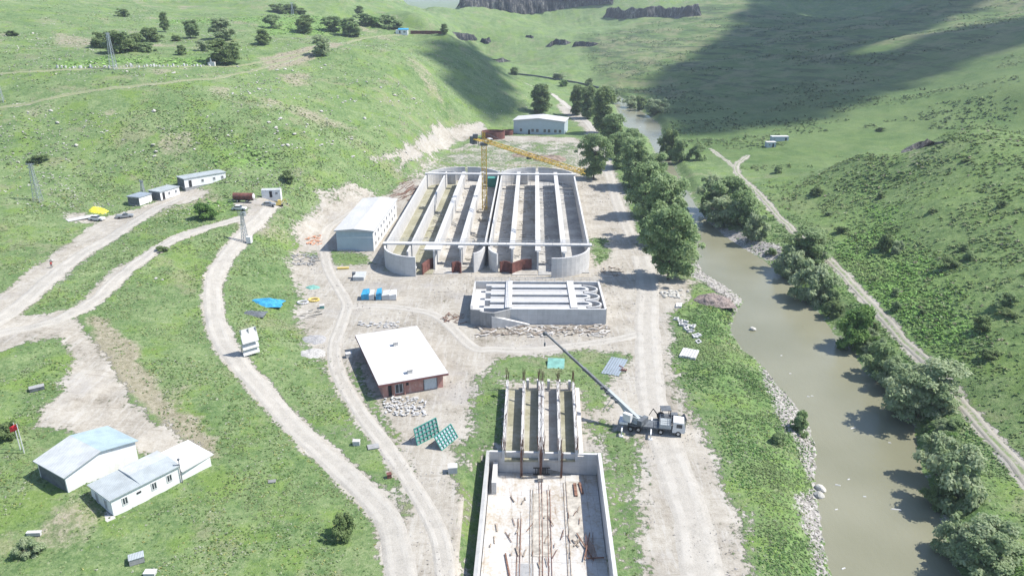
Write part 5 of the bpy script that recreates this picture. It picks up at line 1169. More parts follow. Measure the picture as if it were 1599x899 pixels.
# heaps of planks and rusty bars
def scatter(name, mat, zone, n_, lmin, lmax, w_, label, cat, kind=None, a0=0, da=1.5, zh=.35):
    m = MB(); c = P(sum(z[0] for z in zone)/len(zone), sum(z[1] for z in zone)/len(zone))
    (x0, y0), (x1, y1) = zone
    for _ in range(n_):
        q = P(random.uniform(x0, x1), random.uniform(y0, y1)); l_ = random.uniform(lmin, lmax); an = a0+random.uniform(-da, da); dv = Vector((math.cos(an), math.sin(an), 0))*l_/2
        z = random.uniform(.08, zh); m.bar(q-dv-c+Vector((0, 0, z)), q+dv-c+Vector((0, 0, z+random.uniform(-.1, .2))), w_*random.uniform(.6, 1.3), .1)
    o = m.build(name, mat); o.location = c; return tag(o, label, cat, kind=kind)
scatter('timber_scraps', M_wood, ((745,509),(948,524)), 130, .8, 3.2, .2, 'strip of timber scraps along the front of the smaller tank', 'timber', 'stuff', 0, .6)
scatter('timber_scraps', M_slab, ((745,508),(948,526)), 120, .5, 2.2, .3, 'pale board scraps along the front of the smaller tank', 'timber', 'stuff', 0, 1.2)
scatter('rebar_bundle', M_rust, ((612,295),(655,312)), 34, 3, 8, .16, 'bundle of rusty steel bars beside the upper left corner of the huge tank', 'steel bars', None, 1.1, .25)
scatter('rebar_bundle', M_rust, ((625,280),(652,295)), 18, 3, 7, .14, 'smaller bundle of rusty bars above the first one', 'steel bars', None, 1.1, .25)
scatter('broken_blocks', M_cap, ((600,620),(665,650)), 130, .25, .8, .3, 'spread of broken white blocks in front of the brick house', 'rubble', 'stuff')
scatter('orange_boards', vary('orange_boards', (.55, .25, .14), .3, 2), ((478,368),(500,382)), 24, .8, 2.6, .3, 'scattered orange boards by the track left of the hall', 'boards', 'stuff')
scatter('grey_scrap', M_oldc, ((457,398),(496,415)), 60, .6, 2.6, .25, 'grey scrap heap by the track below the orange boards', 'scrap', 'stuff')
scatter('formwork_planks', M_plyw, ((500,485),(470,497)), 12, 1, 4, .3, 'loose planks on the dirt below the hose coils', 'planks', 'stuff', .5, .3)
scatter('stones_row', M_cap, ((560,503),(622,512)), 40, .3, 1.0, .4, 'row of broken pale stones behind the brick house', 'stones', 'stuff', 0, .4)
scatter('red_scrap', M_form, ((970,573),(978,580)), 7, .5, 1.2, .2, 'little dark red scrap heap beside the grey sheets', 'scrap', 'stuff')
scatter('brown_bars', M_rust, ((690,490),(732,505)), 24, .6, 2.2, .15, 'brown bars on the dirt left of the smaller tank', 'bars', 'stuff')
scatter('plank_frame', M_wood, ((940,418),(968,430)), 16, 1.0, 3.2, .25, 'grey planks heaped right of the huge tank corner', 'planks', 'stuff')
scatter('white_tiles', M_cap, ((95,338),(130,344)), 1, 7, 8, 3.4, 'pale concrete slab on the terrace left of the white car', 'slab')
# dark wall along the far road, and the low channel edge
def wall_px(name, pl, th_, h_, mat, label, cat='wall'):
    pp = [P(a, b) for a, b in pl]; m = MB(); m.wallpath([(p.x, p.y) for p in pp], th_, [p.z-.8 for p in pp], [p.z+h_ for p in pp]); o = m.build(name, mat); return tag(o, label, cat)
wall_px('canal_wall', smooth_poly([(800,116),(830,119),(870,125),(905,131),(935,138)], 4), .8, 1.2, M_dkg, 'long thin dark wall curving along the far valley floor')
# person on the terrace road
def person(loc, rz, label):
    me = bpy.data.meshes.new('person'); J = [((0,0,.95),.15),((0,0,1.2),.14),((0,0,1.42),.15),((0,0,1.53),.06),((0,.01,1.66),.105),((0,.01,1.74),.07),
        ((.1,0,.9),.1),((.12,.06,.5),.065),((.12,-.05,.08),.045),((.12,.1,.04),.04),((-.1,0,.9),.1),((-.12,-.1,.5),.065),((-.12,-.22,.1),.045),((-.12,-.1,.04),.04),
        ((.2,0,1.4),.06),((.25,.05,1.12),.045),((.25,.18,.92),.035),((.25,.22,.84),.03),((-.2,0,1.4),.06),((-.25,-.05,1.12),.045),((-.26,.0,.9),.035),((-.26,.02,.82),.03)]
    E = [(0,1),(1,2),(2,3),(3,4),(4,5),(0,6),(6,7),(7,8),(8,9),(0,10),(10,11),(11,12),(12,13),(2,14),(14,15),(15,16),(16,17),(2,18),(18,19),(19,20),(20,21)]
    me.from_pydata([j[0] for j in J], E, []); me.update(); o = bpy.data.objects.new('person', me); COL.objects.link(o)
    md = o.modifiers.new('skin', 'SKIN'); 
    if not me.skin_vertices: me.skin_vertices.new()
    for i, j in enumerate(J): me.skin_vertices[0].data[i].radius = (j[1], j[1]); 
    me.skin_vertices[0].data[0].use_root = True; s2 = o.modifiers.new('sub', 'SUBSURF'); s2.levels = 1; s2.render_levels = 2
    k = NT('clothed_person'); sp = k.n('ShaderNodeSeparateXYZ'); k.l(k.pos, sp.inputs[0])
    c = k.mix(k.math('GREATER_THAN', sp.outputs[2], .92), (.04, .045, .07), (.35, .04, .03)); c = k.mix(k.math('GREATER_THAN', sp.outputs[2], 1.5), c, (.35, .2, .14)); c = k.mix(k.math('GREATER_THAN', sp.outputs[2], 1.7), c, (.02, .015, .01)); k.color(c); me.materials.append(k.m)
    o.location = loc; o.rotation_euler.z = rz; return tag(o, label, 'person')
person(P(81, 418), .6, 'person in a red top and dark trousers walking on the terrace road')
# basalt cliff bands on the far slope
def cliff(pl, h_, dep, label, n_=70, seed=0, mat=None, nme='basalt_cliff', cat='cliff'):
    pp = smooth_poly(pl, 6); q = [P(a, b) for a, b in pp]; c = resample([(p.x, p.y) for p in q], n_); V = []; F = []; K_ = 9; c0 = P(*pl[len(pl)//2])
    for i, p in enumerate(c):
        z = float(HV(p[0], p[1])); t = c[min(i+1, n_-1)]-c[max(i-1, 0)]; t = t/np.hypot(*t); nn = np.array([t[1], -t[0]])
        nn = nn if nn[1] < 0 else -nn
        env = min(1, min(i, n_-1-i)/2.5); hh = h_*env*(.6+.65*float(fbm(np.array(i*.22), np.array(seed*7.), seed))+.14*random.random())
        for j in range(K_):
            f_ = j/(K_-1); o_ = dep*(1-f_**1.5)*.5+dep*.5*(float(fbm(np.array(i*.9+seed), np.array(j*.35), seed+2))-.5)*2
            s_ = p+nn*o_
            V.append((s_[0]-c0.x, s_[1]-c0.y, z-2+(hh+2)*f_-c0.z))
        s_ = p-nn*(dep*2.4); V.append((s_[0]-c0.x, s_[1]-c0.y, float(HV(s_[0], s_[1]))-1-c0.z))
    K2 = K_+1; F = [(i*K2+j, (i+1)*K2+j, (i+1)*K2+j+1, i*K2+j+1) for i in range(n_-1) for j in range(K2-1)]
    o = npmesh(nme, V, F, mat or M_bas); o.location = c0; return tag(o, label, cat, 'basalt cliff bands' if mat is None else 'earth banks')
cliff([(718,12),(735,9),(760,10),(790,16),(815,20),(850,17),(890,10),(930,6),(958,4)], 19, 9, 'tallest dark basalt cliff band at the top of the valley', 120, 1)
cliff([(945,26),(970,28),(1000,27),(1035,26),(1060,27),(1095,24)], 12, 7, 'long dark basalt cliff band high on the right hand slope', 90, 2)
cliff([(858,74),(868,69),(885,70)], 5, 4, 'small dark rock outcrop in the middle of the far slope', 26, 3); cliff([(893,74),(905,72),(928,72)], 4.5, 4, 'small dark rock outcrop just right of another in the far slope', 26, 4)
cliff([(715,60),(728,62),(745,62)], 6, 4, 'dark outcrop immediately right of the shaded ridge crest', 26, 5); cliff([(750,65),(760,68),(766,64)], 5, 3, 'small dark outcrop beside a wider one right of the ridge crest', 20, 6)
cliff([(768,93),(780,97),(800,96)], 5, 3, 'lowest dark outcrop on the slope right of the shaded ridge', 24, 7)
cliff([(820,58),(832,60)], 3, 3, 'tiny rock outcrop left of the two dark ones in the far slope', 14, 8)
cliff([(1415,238),(1440,226),(1460,226),(1488,222)], 2.2, 2, 'rocky outcrop along the crest of the scrubby right hill', 40, 9)


# ------------------------------------------------------------------ trees and bushes
def leafmat(name, dark, mid, light):
    k = NT(name); a = k.attr('tint'); f = k.math('ADD', k.math('MULTIPLY', a.outputs['Fac'], .8), k.math('MULTIPLY', k.noise(.25, detail=2), .2))
    c = k.ramp(f, [(.15, dark), (.5, mid), (.85, light)]); k.color(c); k.bs.inputs['Roughness'].default_value = .65
    tr = k.n('ShaderNodeBsdfTranslucent'); k.l(c, tr.inputs[0]); mx = k.n('ShaderNodeMixShader'); mx.inputs[0].default_value = .55
    k.l(k.bs.outputs[0], mx.inputs[1]); k.l(tr.outputs[0], mx.inputs[2]); k.l(mx.outputs[0], k.out.inputs[0]); return k.m
LM = {'dark': leafmat('dark_foliage', (.125, .185, .07), (.185, .26, .10), (.25, .32, .14)),
      'mid': leafmat('green_foliage', (.18, .26, .11), (.26, .36, .16), (.35, .44, .23)),
      'grey': leafmat('silvery_foliage', (.23, .31, .16), (.32, .40, .22), (.42, .48, .30)),
      'lush': leafmat('bright_foliage', (.09, .18, .05), (.15, .27, .07), (.22, .34, .10))}
M_bark = vary('bark', (.13, .105, .08), .3, 2, .95, bump=.6)
def leaves(cen, rad, n_, size, rg, up=.35):
    """leaf quads on and inside ellipsoid lobes; returns V,F,tint"""
    cen = np.array(cen); rad = np.array(rad); wts = (rad[:, 0]*rad[:, 2]); li = rg.choice(len(cen), n_, p=wts/wts.sum())
    d = rg.normal(size=(n_, 3)); d /= np.linalg.norm(d, axis=1)[:, None]; d[:, 2] = np.where(d[:, 2] < -.35, -d[:, 2], d[:, 2])
    r = 1+rg.normal(size=n_)*.24-.08; p = cen[li]+d*rad[li]*r[:, None]
    nrm = d*.8+rg.normal(size=(n_, 3))*.5; nrm[:, 2] += up+.3; nrm /= np.linalg.norm(nrm, axis=1)[:, None]
    t = np.cross(nrm, rg.normal(size=(n_, 3))); t /= np.linalg.norm(t, axis=1)[:, None]; b = np.cross(nrm, t)
    s = size*rg.uniform(.6, 1.35, n_)[:, None]; t = t*s; b = b*s*.7
    V = np.stack([p-t-b*.3, p+t*.2-b, p+t+b*.3, p-t*.2+b], 1).reshape(-1, 3)
    lt = rg.uniform(0, 1, len(cen)); tint = np.clip(.5+.8*(lt[li]-.5)+rg.normal(size=n_)*.16, 0, 1)
    return V, np.arange(n_*4).reshape(-1, 4), np.repeat(tint, 4)
def limbs(parent, H_, Wd, rg, hb=.25, r0=.28, n_=7, lean=0):
    m = MB(); pts_ = [Vector((0, 0, -.4))]
    for i in range(1, 6): pts_.append(Vector((rg.normal()*.12*i*.6, rg.normal()*.12*i*.6, H_*.8*i/5)))
    for i in range(5): m.cyl(pts_[i], pts_[i+1], r0*(1-.17*i), r0*(1-.17*(i+1)), 8, False)
    for i in range(n_):
        f_ = rg.uniform(hb, .75); a = rg.uniform(0, 6.28); q = pts_[0].lerp(pts_[-1], f_); e = q+Vector((math.cos(a)*Wd*.36, math.sin(a)*Wd*.36, H_*.18)); m.cyl(q, e, r0*.4, r0*.12, 6, False)
    return m.build('trunk', M_bark, parent, True)
def make_tree(kind, mat, seed, name):
    rg = np.random.default_rng(seed); t = thing(name, 'x', 'tree')
    if kind == 'broad':
        H_, Wd = 12., 10.; cen = []; rad = []; ph = rg.uniform(0, 6.28, 3)
        for i in range(120):
            a = rg.uniform(0, 6.28); z = rg.uniform(.09, .95); rr_ = Wd*.5*math.sqrt(max(.05, 1-((z-.5)/.56)**2))*rg.uniform(.25, .95)*(1+.22*math.sin(2*a+ph[0])+.16*math.sin(3*a+ph[1]+z*4)+.14*math.sin(z*9+ph[2]))
            q = rg.choice([.6, .8, 1.0, 1.35]); cen.append((math.cos(a)*rr_, math.sin(a)*rr_, z*H_)); rad.append((q, q, q*.8))
        V, F, T = leaves(cen, rad, 17000, .25, rg); limbs(t, H_, Wd, rg)
    elif kind == 'poplar':
        H_, Wd = 13., 5.2; cen = []; rad = []
        for i in range(70):
            a = rg.uniform(0, 6.28); z = rg.uniform(.06, .95); rr_ = Wd*.5*(math.sin(min(1, z*1.9+.25)*1.57) if z < .5 else math.sqrt(max(.03, 1-((z-.5)/.52)**2.4)))*rg.uniform(.3, .8)
            q = rg.uniform(.7, 1.05); cen.append((math.cos(a)*rr_, math.sin(a)*rr_, z*H_)); rad.append((q, q, q*1.5))
        V, F, T = leaves(cen, rad, 13000, .24, rg, .1); limbs(t, H_, Wd, rg, .15)
    else:
        H_, Wd = 4.5, 6.; cen = []; rad = []; ph = rg.uniform(0, 6.28, 3)
        for i in range(60):
            a = rg.uniform(0, 6.28); z = rg.uniform(.02, .85); rr_ = Wd*.5*math.sqrt(max(.05, 1-z**2))*rg.uniform(.1, .92)*(1+.25*math.sin(2*a+ph[0])+.2*math.sin(3*a+ph[1]+z*4))
            q = rg.choice([.3, .45, .6, .85]); cen.append((math.cos(a)*rr_, math.sin(a)*rr_, z*H_)); rad.append((q, q, q*.8))
        V, F, T = leaves(cen, rad, 8500, .19, rg); limbs(t, H_*.9, Wd, rg, .05, .12, 9)
    npmesh('crown', V, F, LM[mat], t, attrs={'tint': T}); t['_h'] = H_; t['_w'] = Wd; return t
PROT = {}
def tree(kind, mat, px_, py_, top, wpx, label, group=None, cat=None, name=None, var=3):
    key = (kind, mat, random.randrange(var)); a = P(px_, py_); tt = math.hypot(a.x, a.y)/math.hypot(*ray(px_, py_)[:2])
    u, f, d = ray(px_, top); t_ = math.hypot(a.x, a.y)/math.hypot(u, f); H_ = max(.8, (CAMZ+d*t_-a.z)*.97); Wd = wpx/FPX*tt
    nm_ = name or {'broad': 'broadleaf_tree', 'poplar': 'poplar_tree', 'bush': 'bush'}[kind]; cat = cat or ('bush' if kind == 'bush' else 'tree')
    if key not in PROT: PROT[key] = o = make_tree(kind, mat, hash(str(key)) % 9999 if False else (len(kind)*31+len(mat)*7+key[2]*101), nm_); KIDS[o.name] = kids(o)
    else: o = dup(PROT[key], (0, 0, 0)); o.name = nm_
    for k_ in list(o.keys()):
        if k_ in ('label', 'category', 'group'): del o[k_]
    p0 = PROT[key]; w_, h_ = p0['_w'], p0['_h']
    o.location = a; o.rotation_euler = (0, 0, random.random()*6.28); o.scale = (Wd/w_, Wd/w_, H_/h_); return tag(o, label, cat, group)
GR = 'tall broadleaf trees in a row between the haul road and the river'
for i, (x, y, top, w_, k_, mt) in enumerate(((1043,436,322,84,'broad','mid'),(1030,376,268,72,'broad','mid'),(1008,338,252,58,'broad','mid'),(990,292,214,52,'broad','mid'),(1022,300,238,42,'broad','mid'),(968,262,206,44,'broad','mid'),(985,248,200,36,'broad','mid'))):
    lab = ['largest broadleaf tree, nearest in the row beside the haul road', 'second tree from the near end of the roadside row', 'third big tree of the roadside row, on its left edge', 'tall tree in the middle of the roadside row', 'narrower tree behind the middle of the row on the river side', 'small tree at the far end of the row near the dark poplars', 'small far tree on the river side of the row'][i]
    tree(k_, mt, x, y, top, w_, lab, GR)
tree('broad', 'mid', 927, 279, 208, 48, 'single broadleaf tree on the left side of the road beyond the crane jib')
for i, (x, y, top, w_, lab) in enumerate(((845,178,133,31,'lone dark poplar behind the far white workshop'), (901,180,133,23,'left dark poplar of the three beside the far road'), (918,185,136,24,'middle dark poplar of the three beside the far road'),
    (941,208,137,34,'tallest dark poplar, right one of the three beside the far road'), (958,222,178,34,'lower leafy poplar at the foot of the tallest dark poplar'))):
    tree('poplar', 'dark' if i < 4 else 'mid', x, y, top, w_, lab)
GB = 'bushes along the right river bank'
def few(lst, group, fmt):
    for i, (k_, mt, x, y, top, w_, lab) in enumerate(lst): tree(k_, mt, x, y, top, w_, lab, group)
few([('bush','dark',1045,248,198,36,'dark green bush at the far river bend opposite the tree row'), ('bush','mid',1060,252,216,30,'mid green bush just right of the dark one at the far river bend'),
 ('bush','grey',1112,322,272,46,'leftmost of the grey green willow thicket opposite the tree row'), ('bush','mid',1135,330,272,60,'round bush in the middle of the willow thicket'), ('bush','grey',1125,348,305,56,'low silvery bush at the water edge of the willow thicket'),
 ('bush','mid',1160,352,298,62,'wide green bush at the right side of the willow thicket'), ('bush','grey',1178,374,330,36,'pale bush at the near tip of the willow thicket'), ('bush','dark',1106,334,298,28,'dark bush overhanging the water left of the willow thicket'),
 ('bush','mid',1090,250,225,26,'small bush on the meadow edge above the willow thicket'),
 ('broad','mid',1256,410,354,64,'round green tree covering the riverside track'), ('bush','grey',1238,432,388,50,'silvery bush left of the tree covering the track'), ('bush','grey',1270,468,408,66,'large silvery bush below the tree covering the track'),
 ('bush','dark',1248,420,392,36,'dark bush under the tree covering the track'), ('bush','dark',1300,492,466,30,'small dark bush between two large ones on the right bank'),
 ('bush','lush',1335,540,472,60,'bright green bush casting shade on the river'), ('bush','mid',1372,585,532,50,'bush left of the largest willow on the right bank'), ('bush','grey',1392,606,556,46,'grey bush at the left foot of the largest willow'),
 ('broad','grey',1435,652,556,98,'largest silvery willow on the right bank beside the track'), ('bush','grey',1412,640,590,50,'low silvery bush at the water side of the largest willow'),
 ('bush','grey',1462,742,676,70,'upper left of the big grey bushes leaning over the river'), ('bush','grey',1490,780,690,88,'widest grey green bush leaning over the river near the right edge'), ('bush','dark',1470,790,745,50,'dark shaded bush below the wide grey green one'),
 ('bush','mid',1504,797,778,26,'small brownish bush below the widest grey bush'), ('bush','grey',1490,868,808,60,'left of the two nearest bushes in the bottom right corner'), ('broad','grey',1532,888,806,92,'large pale bush nearest the bottom right corner'),
 ('bush','mid',1248,672,640,30,'single green bush on the gravel of the left river bank'), ('bush','mid',1215,690,675,26,'small weedy bush on the left river bank gravel'),
 ('bush','dark',1360,520,500,24,'little dark bush beside the riverside track')], GB, '')
few([('bush','dark',1381,390,362,24,'dark round bush halfway up the scrubby right hill'), ('bush','grey',1400,395,374,20,'grey bush right beside the dark round one on the right hill'), ('bush','dark',1480,418,400,30,'dark bush below a bare soil patch on the right hill'),
 ('bush','dark',1275,305,290,20,'dark bush low on the left end of the scrubby hill'), ('bush','dark',1532,515,490,28,'dark bush on the slope right of the largest willow'), ('bush','mid',1570,475,455,30,'green bush near the right edge on the scrubby hill'),
 ('bush','dark',1375,205,198,14,'tiny dark bush alone on the smooth far meadow'), ('bush','mid',1215,270,258,16,'small bush near the top end of the riverside track')], 'bushes on the right hill', '')
few([('bush','dark',193,26,13,19,'round dark bush above the thicket at the top left'), ('broad','dark',258,50,18,14,'slim tree at the upper right of the top left thicket'), ('bush','dark',235,66,42,34,'dark bush at the right end of the top left thicket'),
 ('bush','dark',160,74,48,30,'dark bush at the left end of the top left thicket'), ('bush','dark',185,84,45,46,'largest dark bush of the top left thicket'), ('bush','dark',210,80,50,40,'dark bush in the middle of the top left thicket'), ('bush','mid',228,82,66,26,'lower green bush of the top left thicket'),
 ('bush','dark',150,72,62,18,'small outlying bush left of the top left thicket'), ('broad','mid',301,60,30,26,'thin open tree between the thicket and the big grey tree'), ('bush','dark',275,64,55,16,'small bush under the thin open tree'),
 ('broad','grey',349,62,27,42,'large grey green tree at the top left'), ('broad','dark',352,100,60,46,'large dark tree right behind the white monument'), ('bush','grey',316,80,62,20,'grey bush left of the large dark tree'), ('bush','dark',284,86,70,16,'little dark bush left of the monument'),
 ('broad','dark',411,70,46,24,'dark tree on the plateau right of the monument tree'), ('bush','mid',427,44,22,28,'green bush above the dark plateau tree'), ('broad','dark',477,53,23,33,'dark round tree in the middle of the plateau'),
 ('bush','dark',432,20,6,26,'dark bush at the top edge beside the far pylon'), ('bush','dark',452,21,5,34,'wide dark bush beneath the far pylon'), ('bush','dark',470,21,12,18,'small dark bush right of the far pylon'),
 ('broad','mid',520,49,25,30,'leafy tree left of the plateau grove'), ('broad','mid',546,57,27,30,'tree with a visible trunk in the plateau grove'), ('broad','dark',556,57,38,18,'small dark tree in front of the plateau grove'),
 ('bush','mid',568,40,20,30,'bush at the back of the plateau grove'), ('bush','lush',583,41,24,26,'bright bush in the plateau grove'), ('bush','mid',604,44,22,28,'bush at the right end of the plateau grove'), ('bush','mid',620,45,30,26,'bush next to the blue hut'),
 ('broad','grey',503,87,54,28,'grey open tree on the edge of the plateau above the stony slope'), ('broad','dark',694,54,37,13,'tiny dark tree on the tip of the ridge'), ('broad','dark',562,22,9,12,'tiny far tree above the plateau grove'),
 ('bush','dark',18,56,47,18,'dark bush near the upper left edge'), ('bush','dark',62,254,240,30,'dark bush behind the pylon on the left hillside'), ('bush','dark',450,283,265,20,'dark bush on the slope above the cut bank'),
 ('bush','lush',320,341,315,36,'bright green bush below the longest container office')], 'trees and bushes on the left hillside', '')
few([('bush','dark',536,836,800,38,'dark green bush at the bottom beside the main road'), ('bush','grey',46,864,838,40,'grey green bush at the bottom left corner'), ('bush','dark',12,684,655,34,'dark bush at the left edge beside the flagpole'), ('bush','dark',252,392,384,20,'low dark bush at the upper road edge')], None, '')
few([('bush','grey',872,124,113,26,'grey bush by the thin wall in the far valley'), ('bush','lush',880,134,124,14,'light green bush beside the far road'), ('bush','dark',920,137,121,16,'dark bush on the far bank above the poplars'), ('bush','grey',952,160,135,34,'grey willow behind the tallest poplar'),
 ('bush','grey',985,170,148,26,'left of two grey bushes at the far end of the river'), ('bush','dark',1000,172,148,22,'dark bush between two grey ones at the far end of the river'), ('bush','grey',1024,176,153,36,'wide grey bush at the far right end of the river'), ('bush','dark',803,116,104,14,'small dark bush at the foot of the shaded ridge')], 'bushes in the far valley', '')
# small willow bushes filling the right bank, and a few on the left
for i in range(58):
    f_ = random.random(); pr_ = [(1180,385),(1215,420),(1262,468),(1300,512),(1345,560),(1395,615),(1440,680),(1465,750),(1480,830),(1520,899)]; s_ = f_*(len(pr_)-1); k_ = int(s_); w_ = s_-k_; q_ = pr_[k_]; r__ = pr_[k_+1]
    x_, y_ = q_[0]*(1-w_)+r__[0]*w_+random.uniform(6, 52), q_[1]*(1-w_)+r__[1]*w_+random.uniform(-8, 12); z_ = .4+.6*f_
    if MV('dr', np.array([P(x_, y_).x]), np.array([P(x_, y_).y]))[0] < 1.2: continue
    tree('bush', random.choice(('mid', 'grey', 'mid', 'lush')), x_, y_, y_-random.uniform(14, 34)*z_, random.uniform(18, 44)*z_, 'low loose bush in the scrub strip between the river and the riverside track', 'low bushes of the right bank strip')
for i in range(22):
    x_, y_ = random.uniform(1240, 1600), random.uniform(250, 640); q_ = P(x_, y_)
    if MV('scrub', np.array([q_.x]), np.array([q_.y]))[0] < .5: continue
    tree('bush', random.choice(('mid', 'dark')), x_, y_, y_-random.uniform(5, 13)*(.5+y_/700), random.uniform(9, 24)*(.5+y_/700), 'little round shrub growing in the low scrub of the right hill', 'little shrubs on the right hill')
# weed clumps too many to count ------------------------------------------------
def tuftmat(name):
    k = NT(name); a = k.attr('tcol'); k.color(a.outputs['Color']); k.bs.inputs['Roughness'].default_value = .8; k.bs.inputs['Specular IOR Level'].default_value = .1
    tr = k.n('ShaderNodeBsdfTranslucent'); k.l(a.outputs['Color'], tr.inputs[0]); mx = k.n('ShaderNodeMixShader'); mx.inputs[0].default_value = .3
    k.l(k.bs.outputs[0], mx.inputs[1]); k.l(tr.outputs[0], mx.inputs[2]); k.l(mx.outputs[0], k.out.inputs[0]); return k.m
M_tuft = tuftmat('herb_leaves')
def inframe(x, y, z, mrg=40):
    c, s = math.cos(PITCH), math.sin(PITCH); dz = z-CAMZ; fw = y*c-dz*s; up = y*s+dz*c
    px_ = 799.5+FPX*x/fw; py_ = 449.5-FPX*up/fw
    return (fw > 20) & (px_ > -mrg) & (px_ < 1599+mrg) & (py_ > -mrg) & (py_ < 899+mrg*2)
def tufts(name, x0, x1, y0, y1, n_, accept, size, cols, nq, label, hfac=.7, flat=.35, clump=None):
    x = rng.uniform(x0, x1, n_); y = rng.uniform(y0, y1, n_)
    if clump: 
        c = rng.integers(0, n_//clump, n_); x = x[c]+rng.normal(size=n_)*1.3; y = y[c]+rng.normal(size=n_)*1.3
    z = HV(x, y); dist = np.hypot(x, y); pr = accept(x, y)*np.minimum(1, (110/dist)**1.3)
    ok = inframe(x, y, z) & (rng.uniform(size=n_) < pr) & (MV('dr', x, y) > .8) & (MV('dp', x, y) > .9); x, y, z, dist = x[ok], y[ok], z[ok], dist[ok]; m_ = len(x)
    ci = rng.choice(len(cols), m_, p=np.array([c[1] for c in cols])/sum(c[1] for c in cols)); col = np.array([c[0] for c in cols])[ci]*rng.uniform(.75, 1.25, (m_, 1)); pt = sstep(.45, .65, fbm(x/11, y/11, 77))[:, None]*.55; pe = sstep(.5, .7, fbm(x/6, y/6, 78))[:, None]*.4; col = (col*(1-pt)+np.array([.25, .31, .14])*pt) if cols[0][0][1] > cols[0][0][0]*1.2 else col; col = col*(1-pe*.6)
    s = rng.uniform(*size, m_)*np.clip(dist/140, .75, 2.2)**.6
    Vs = []; Cs = []
    for q in range(nq):
        a = rng.uniform(0, 6.28, m_); r_ = s*rng.uniform(.0, .55, m_); cx_ = x+np.cos(a)*r_; cy_ = y+np.sin(a)*r_; zt = z+s*hfac*rng.uniform(.2, .8, m_)
        nrm = np.stack([np.cos(a)*flat, np.sin(a)*flat, np.ones(m_)], 1)+rng.normal(size=(m_, 3))*.28; nrm[:, 0] += .25; nrm /= np.linalg.norm(nrm, axis=1)[:, None]
        t = np.cross(nrm, rng.normal(size=(m_, 3))); t /= np.linalg.norm(t, axis=1)[:, None]; b = np.cross(nrm, t); w_ = (s*.42)[:, None]
        p = np.stack([cx_, cy_, zt], 1); Vs.append(np.stack([p-t*w_-b*w_*.2, p+t*w_*.2-b*w_*.6, p+t*w_+b*w_*.2, p-t*w_*.2+b*w_*.6], 1)); Cs.append(np.repeat((col*rng.uniform(.85, 1.15, (m_, 1)))[:, None, :], 4, 1))
    V = np.concatenate(Vs).reshape(-1, 3); C = np.concatenate(Cs).reshape(-1, 3)
    o = npmesh(name, V, np.arange(len(V)).reshape(-1, 4), M_tuft, attrs={'tcol': C}); tag(o, label, 'ground cover', kind='stuff'); print(name, m_); return o
grs = [((.08, .14, .045), 2), ((.12, .185, .06), 4), ((.18, .24, .10), 3), ((.24, .285, .16), 2), ((.32, .34, .25), 1), ((.29, .30, .11), 1)]
def off_dirt(x, y, k_=1.0): return np.clip(1-MV('dirt', x, y)*1.7*k_, 0, 1)*np.clip(1-MV('gravel', x, y), .06, 1)
tufts('meadow_herbs', -150, 60, 66, 330, 420000, lambda x, y: off_dirt(x, y)*(1-MV('scrub', x, y))*(.1+.6*(fbm(x/7, y/7, 91) > .47)), (.18, .46), grs, 4, 'low mixed herbs and grass tufts of the left meadows', .4)
tufts('hillside_herbs', -330, 30, 230, 620, 150000, lambda x, y: off_dirt(x, y)*1.0*(fbm(x/9, y/9, 92) > .5)*(1-MV('sm', x, y)), (.3, .7), grs[1:]+[((.3, .33, .24), 2)], 3, 'sparse herbs and tufts over the left hillside', .35)
tufts('bank_weeds', 25, 100, 70, 260, 170000, lambda x, y: off_dirt(x, y)*(1-MV('scrub', x, y))*(.12+.75*(fbm(x/9, y/9, 97) > .47)), (.2, .5), [((.10, .19, .06), 4), ((.12, .22, .075), 4), ((.17, .27, .11), 2), ((.24, .3, .17), 1)], 5, 'thick green weeds along both river banks', .5)
tufts('hill_scrub', 60, 260, 80, 330, 210000, lambda x, y: MV('scrub', x, y)*(.12+.6*(fbm(x/8, y/8, 93) > .52))*off_dirt(x, y), (.3, .8), [((.08, .14, .05), 3), ((.13, .19, .06), 4), ((.185, .25, .09), 4), ((.25, .31, .17), 2), ((.28, .26, .19), 1)], 5, 'low scrub covering the right hill', .4, .4)
tufts('broad_leaved_herbs', 40, 220, 80, 330, 150000, lambda x, y: MV('lush', x, y)*1.5*(MV('scrub', x, y) > .2)*off_dirt(x, y), (.35, .75), [((.17, .31, .08), 4), ((.23, .38, .11), 3), ((.12, .22, .06), 2)], 5, 'bright broad leaved herbs in patches on the right hill', .6, .4)
tufts('plateau_herbs', -330, -60, 230, 640, 60000, lambda x, y: MV('lush', x, y)*2.0*off_dirt(x, y), (.5, 1.1), [((.18, .31, .09), 4), ((.25, .38, .12), 3)], 4, 'bright green herb strip along the plateau tracks', .5, .4)
tufts('shore_stones', 25, 100, 70, 300, 60000, lambda x, y: (MV('gravel', x, y) > .35)*.5, (.25, .6), [((.4, .38, .35), 4), ((.28, .265, .24), 3), ((.5, .48, .45), 2)], 3, 'pale stones scattered over the river gravel', .5, .3)
tufts('site_stones', -60, 40, 66, 340, 26000, lambda x, y: (MV('dirt', x, y) > .5)*(MV('ds', x, y) < 2)*(fbm(x/10, y/10, 95) > .53), (.15, .45), [((.42, .4, .375), 4), ((.3, .28, .26), 3)], 2, 'small stones and crumbs on the bare site', .4, .3)
tufts('hillside_stones', -280, 20, 230, 560, 60000, lambda x, y: off_dirt(x, y)*1.3*(fbm(x/14, y/14, 96) > .56)*(1-MV('sm', x, y)), (.22, .6), [((.42, .41, .37), 4), ((.33, .32, .29), 3), ((.5, .49, .45), 2)], 3, 'small pale stones strewn in the grass of the left hillside', .5, .3)
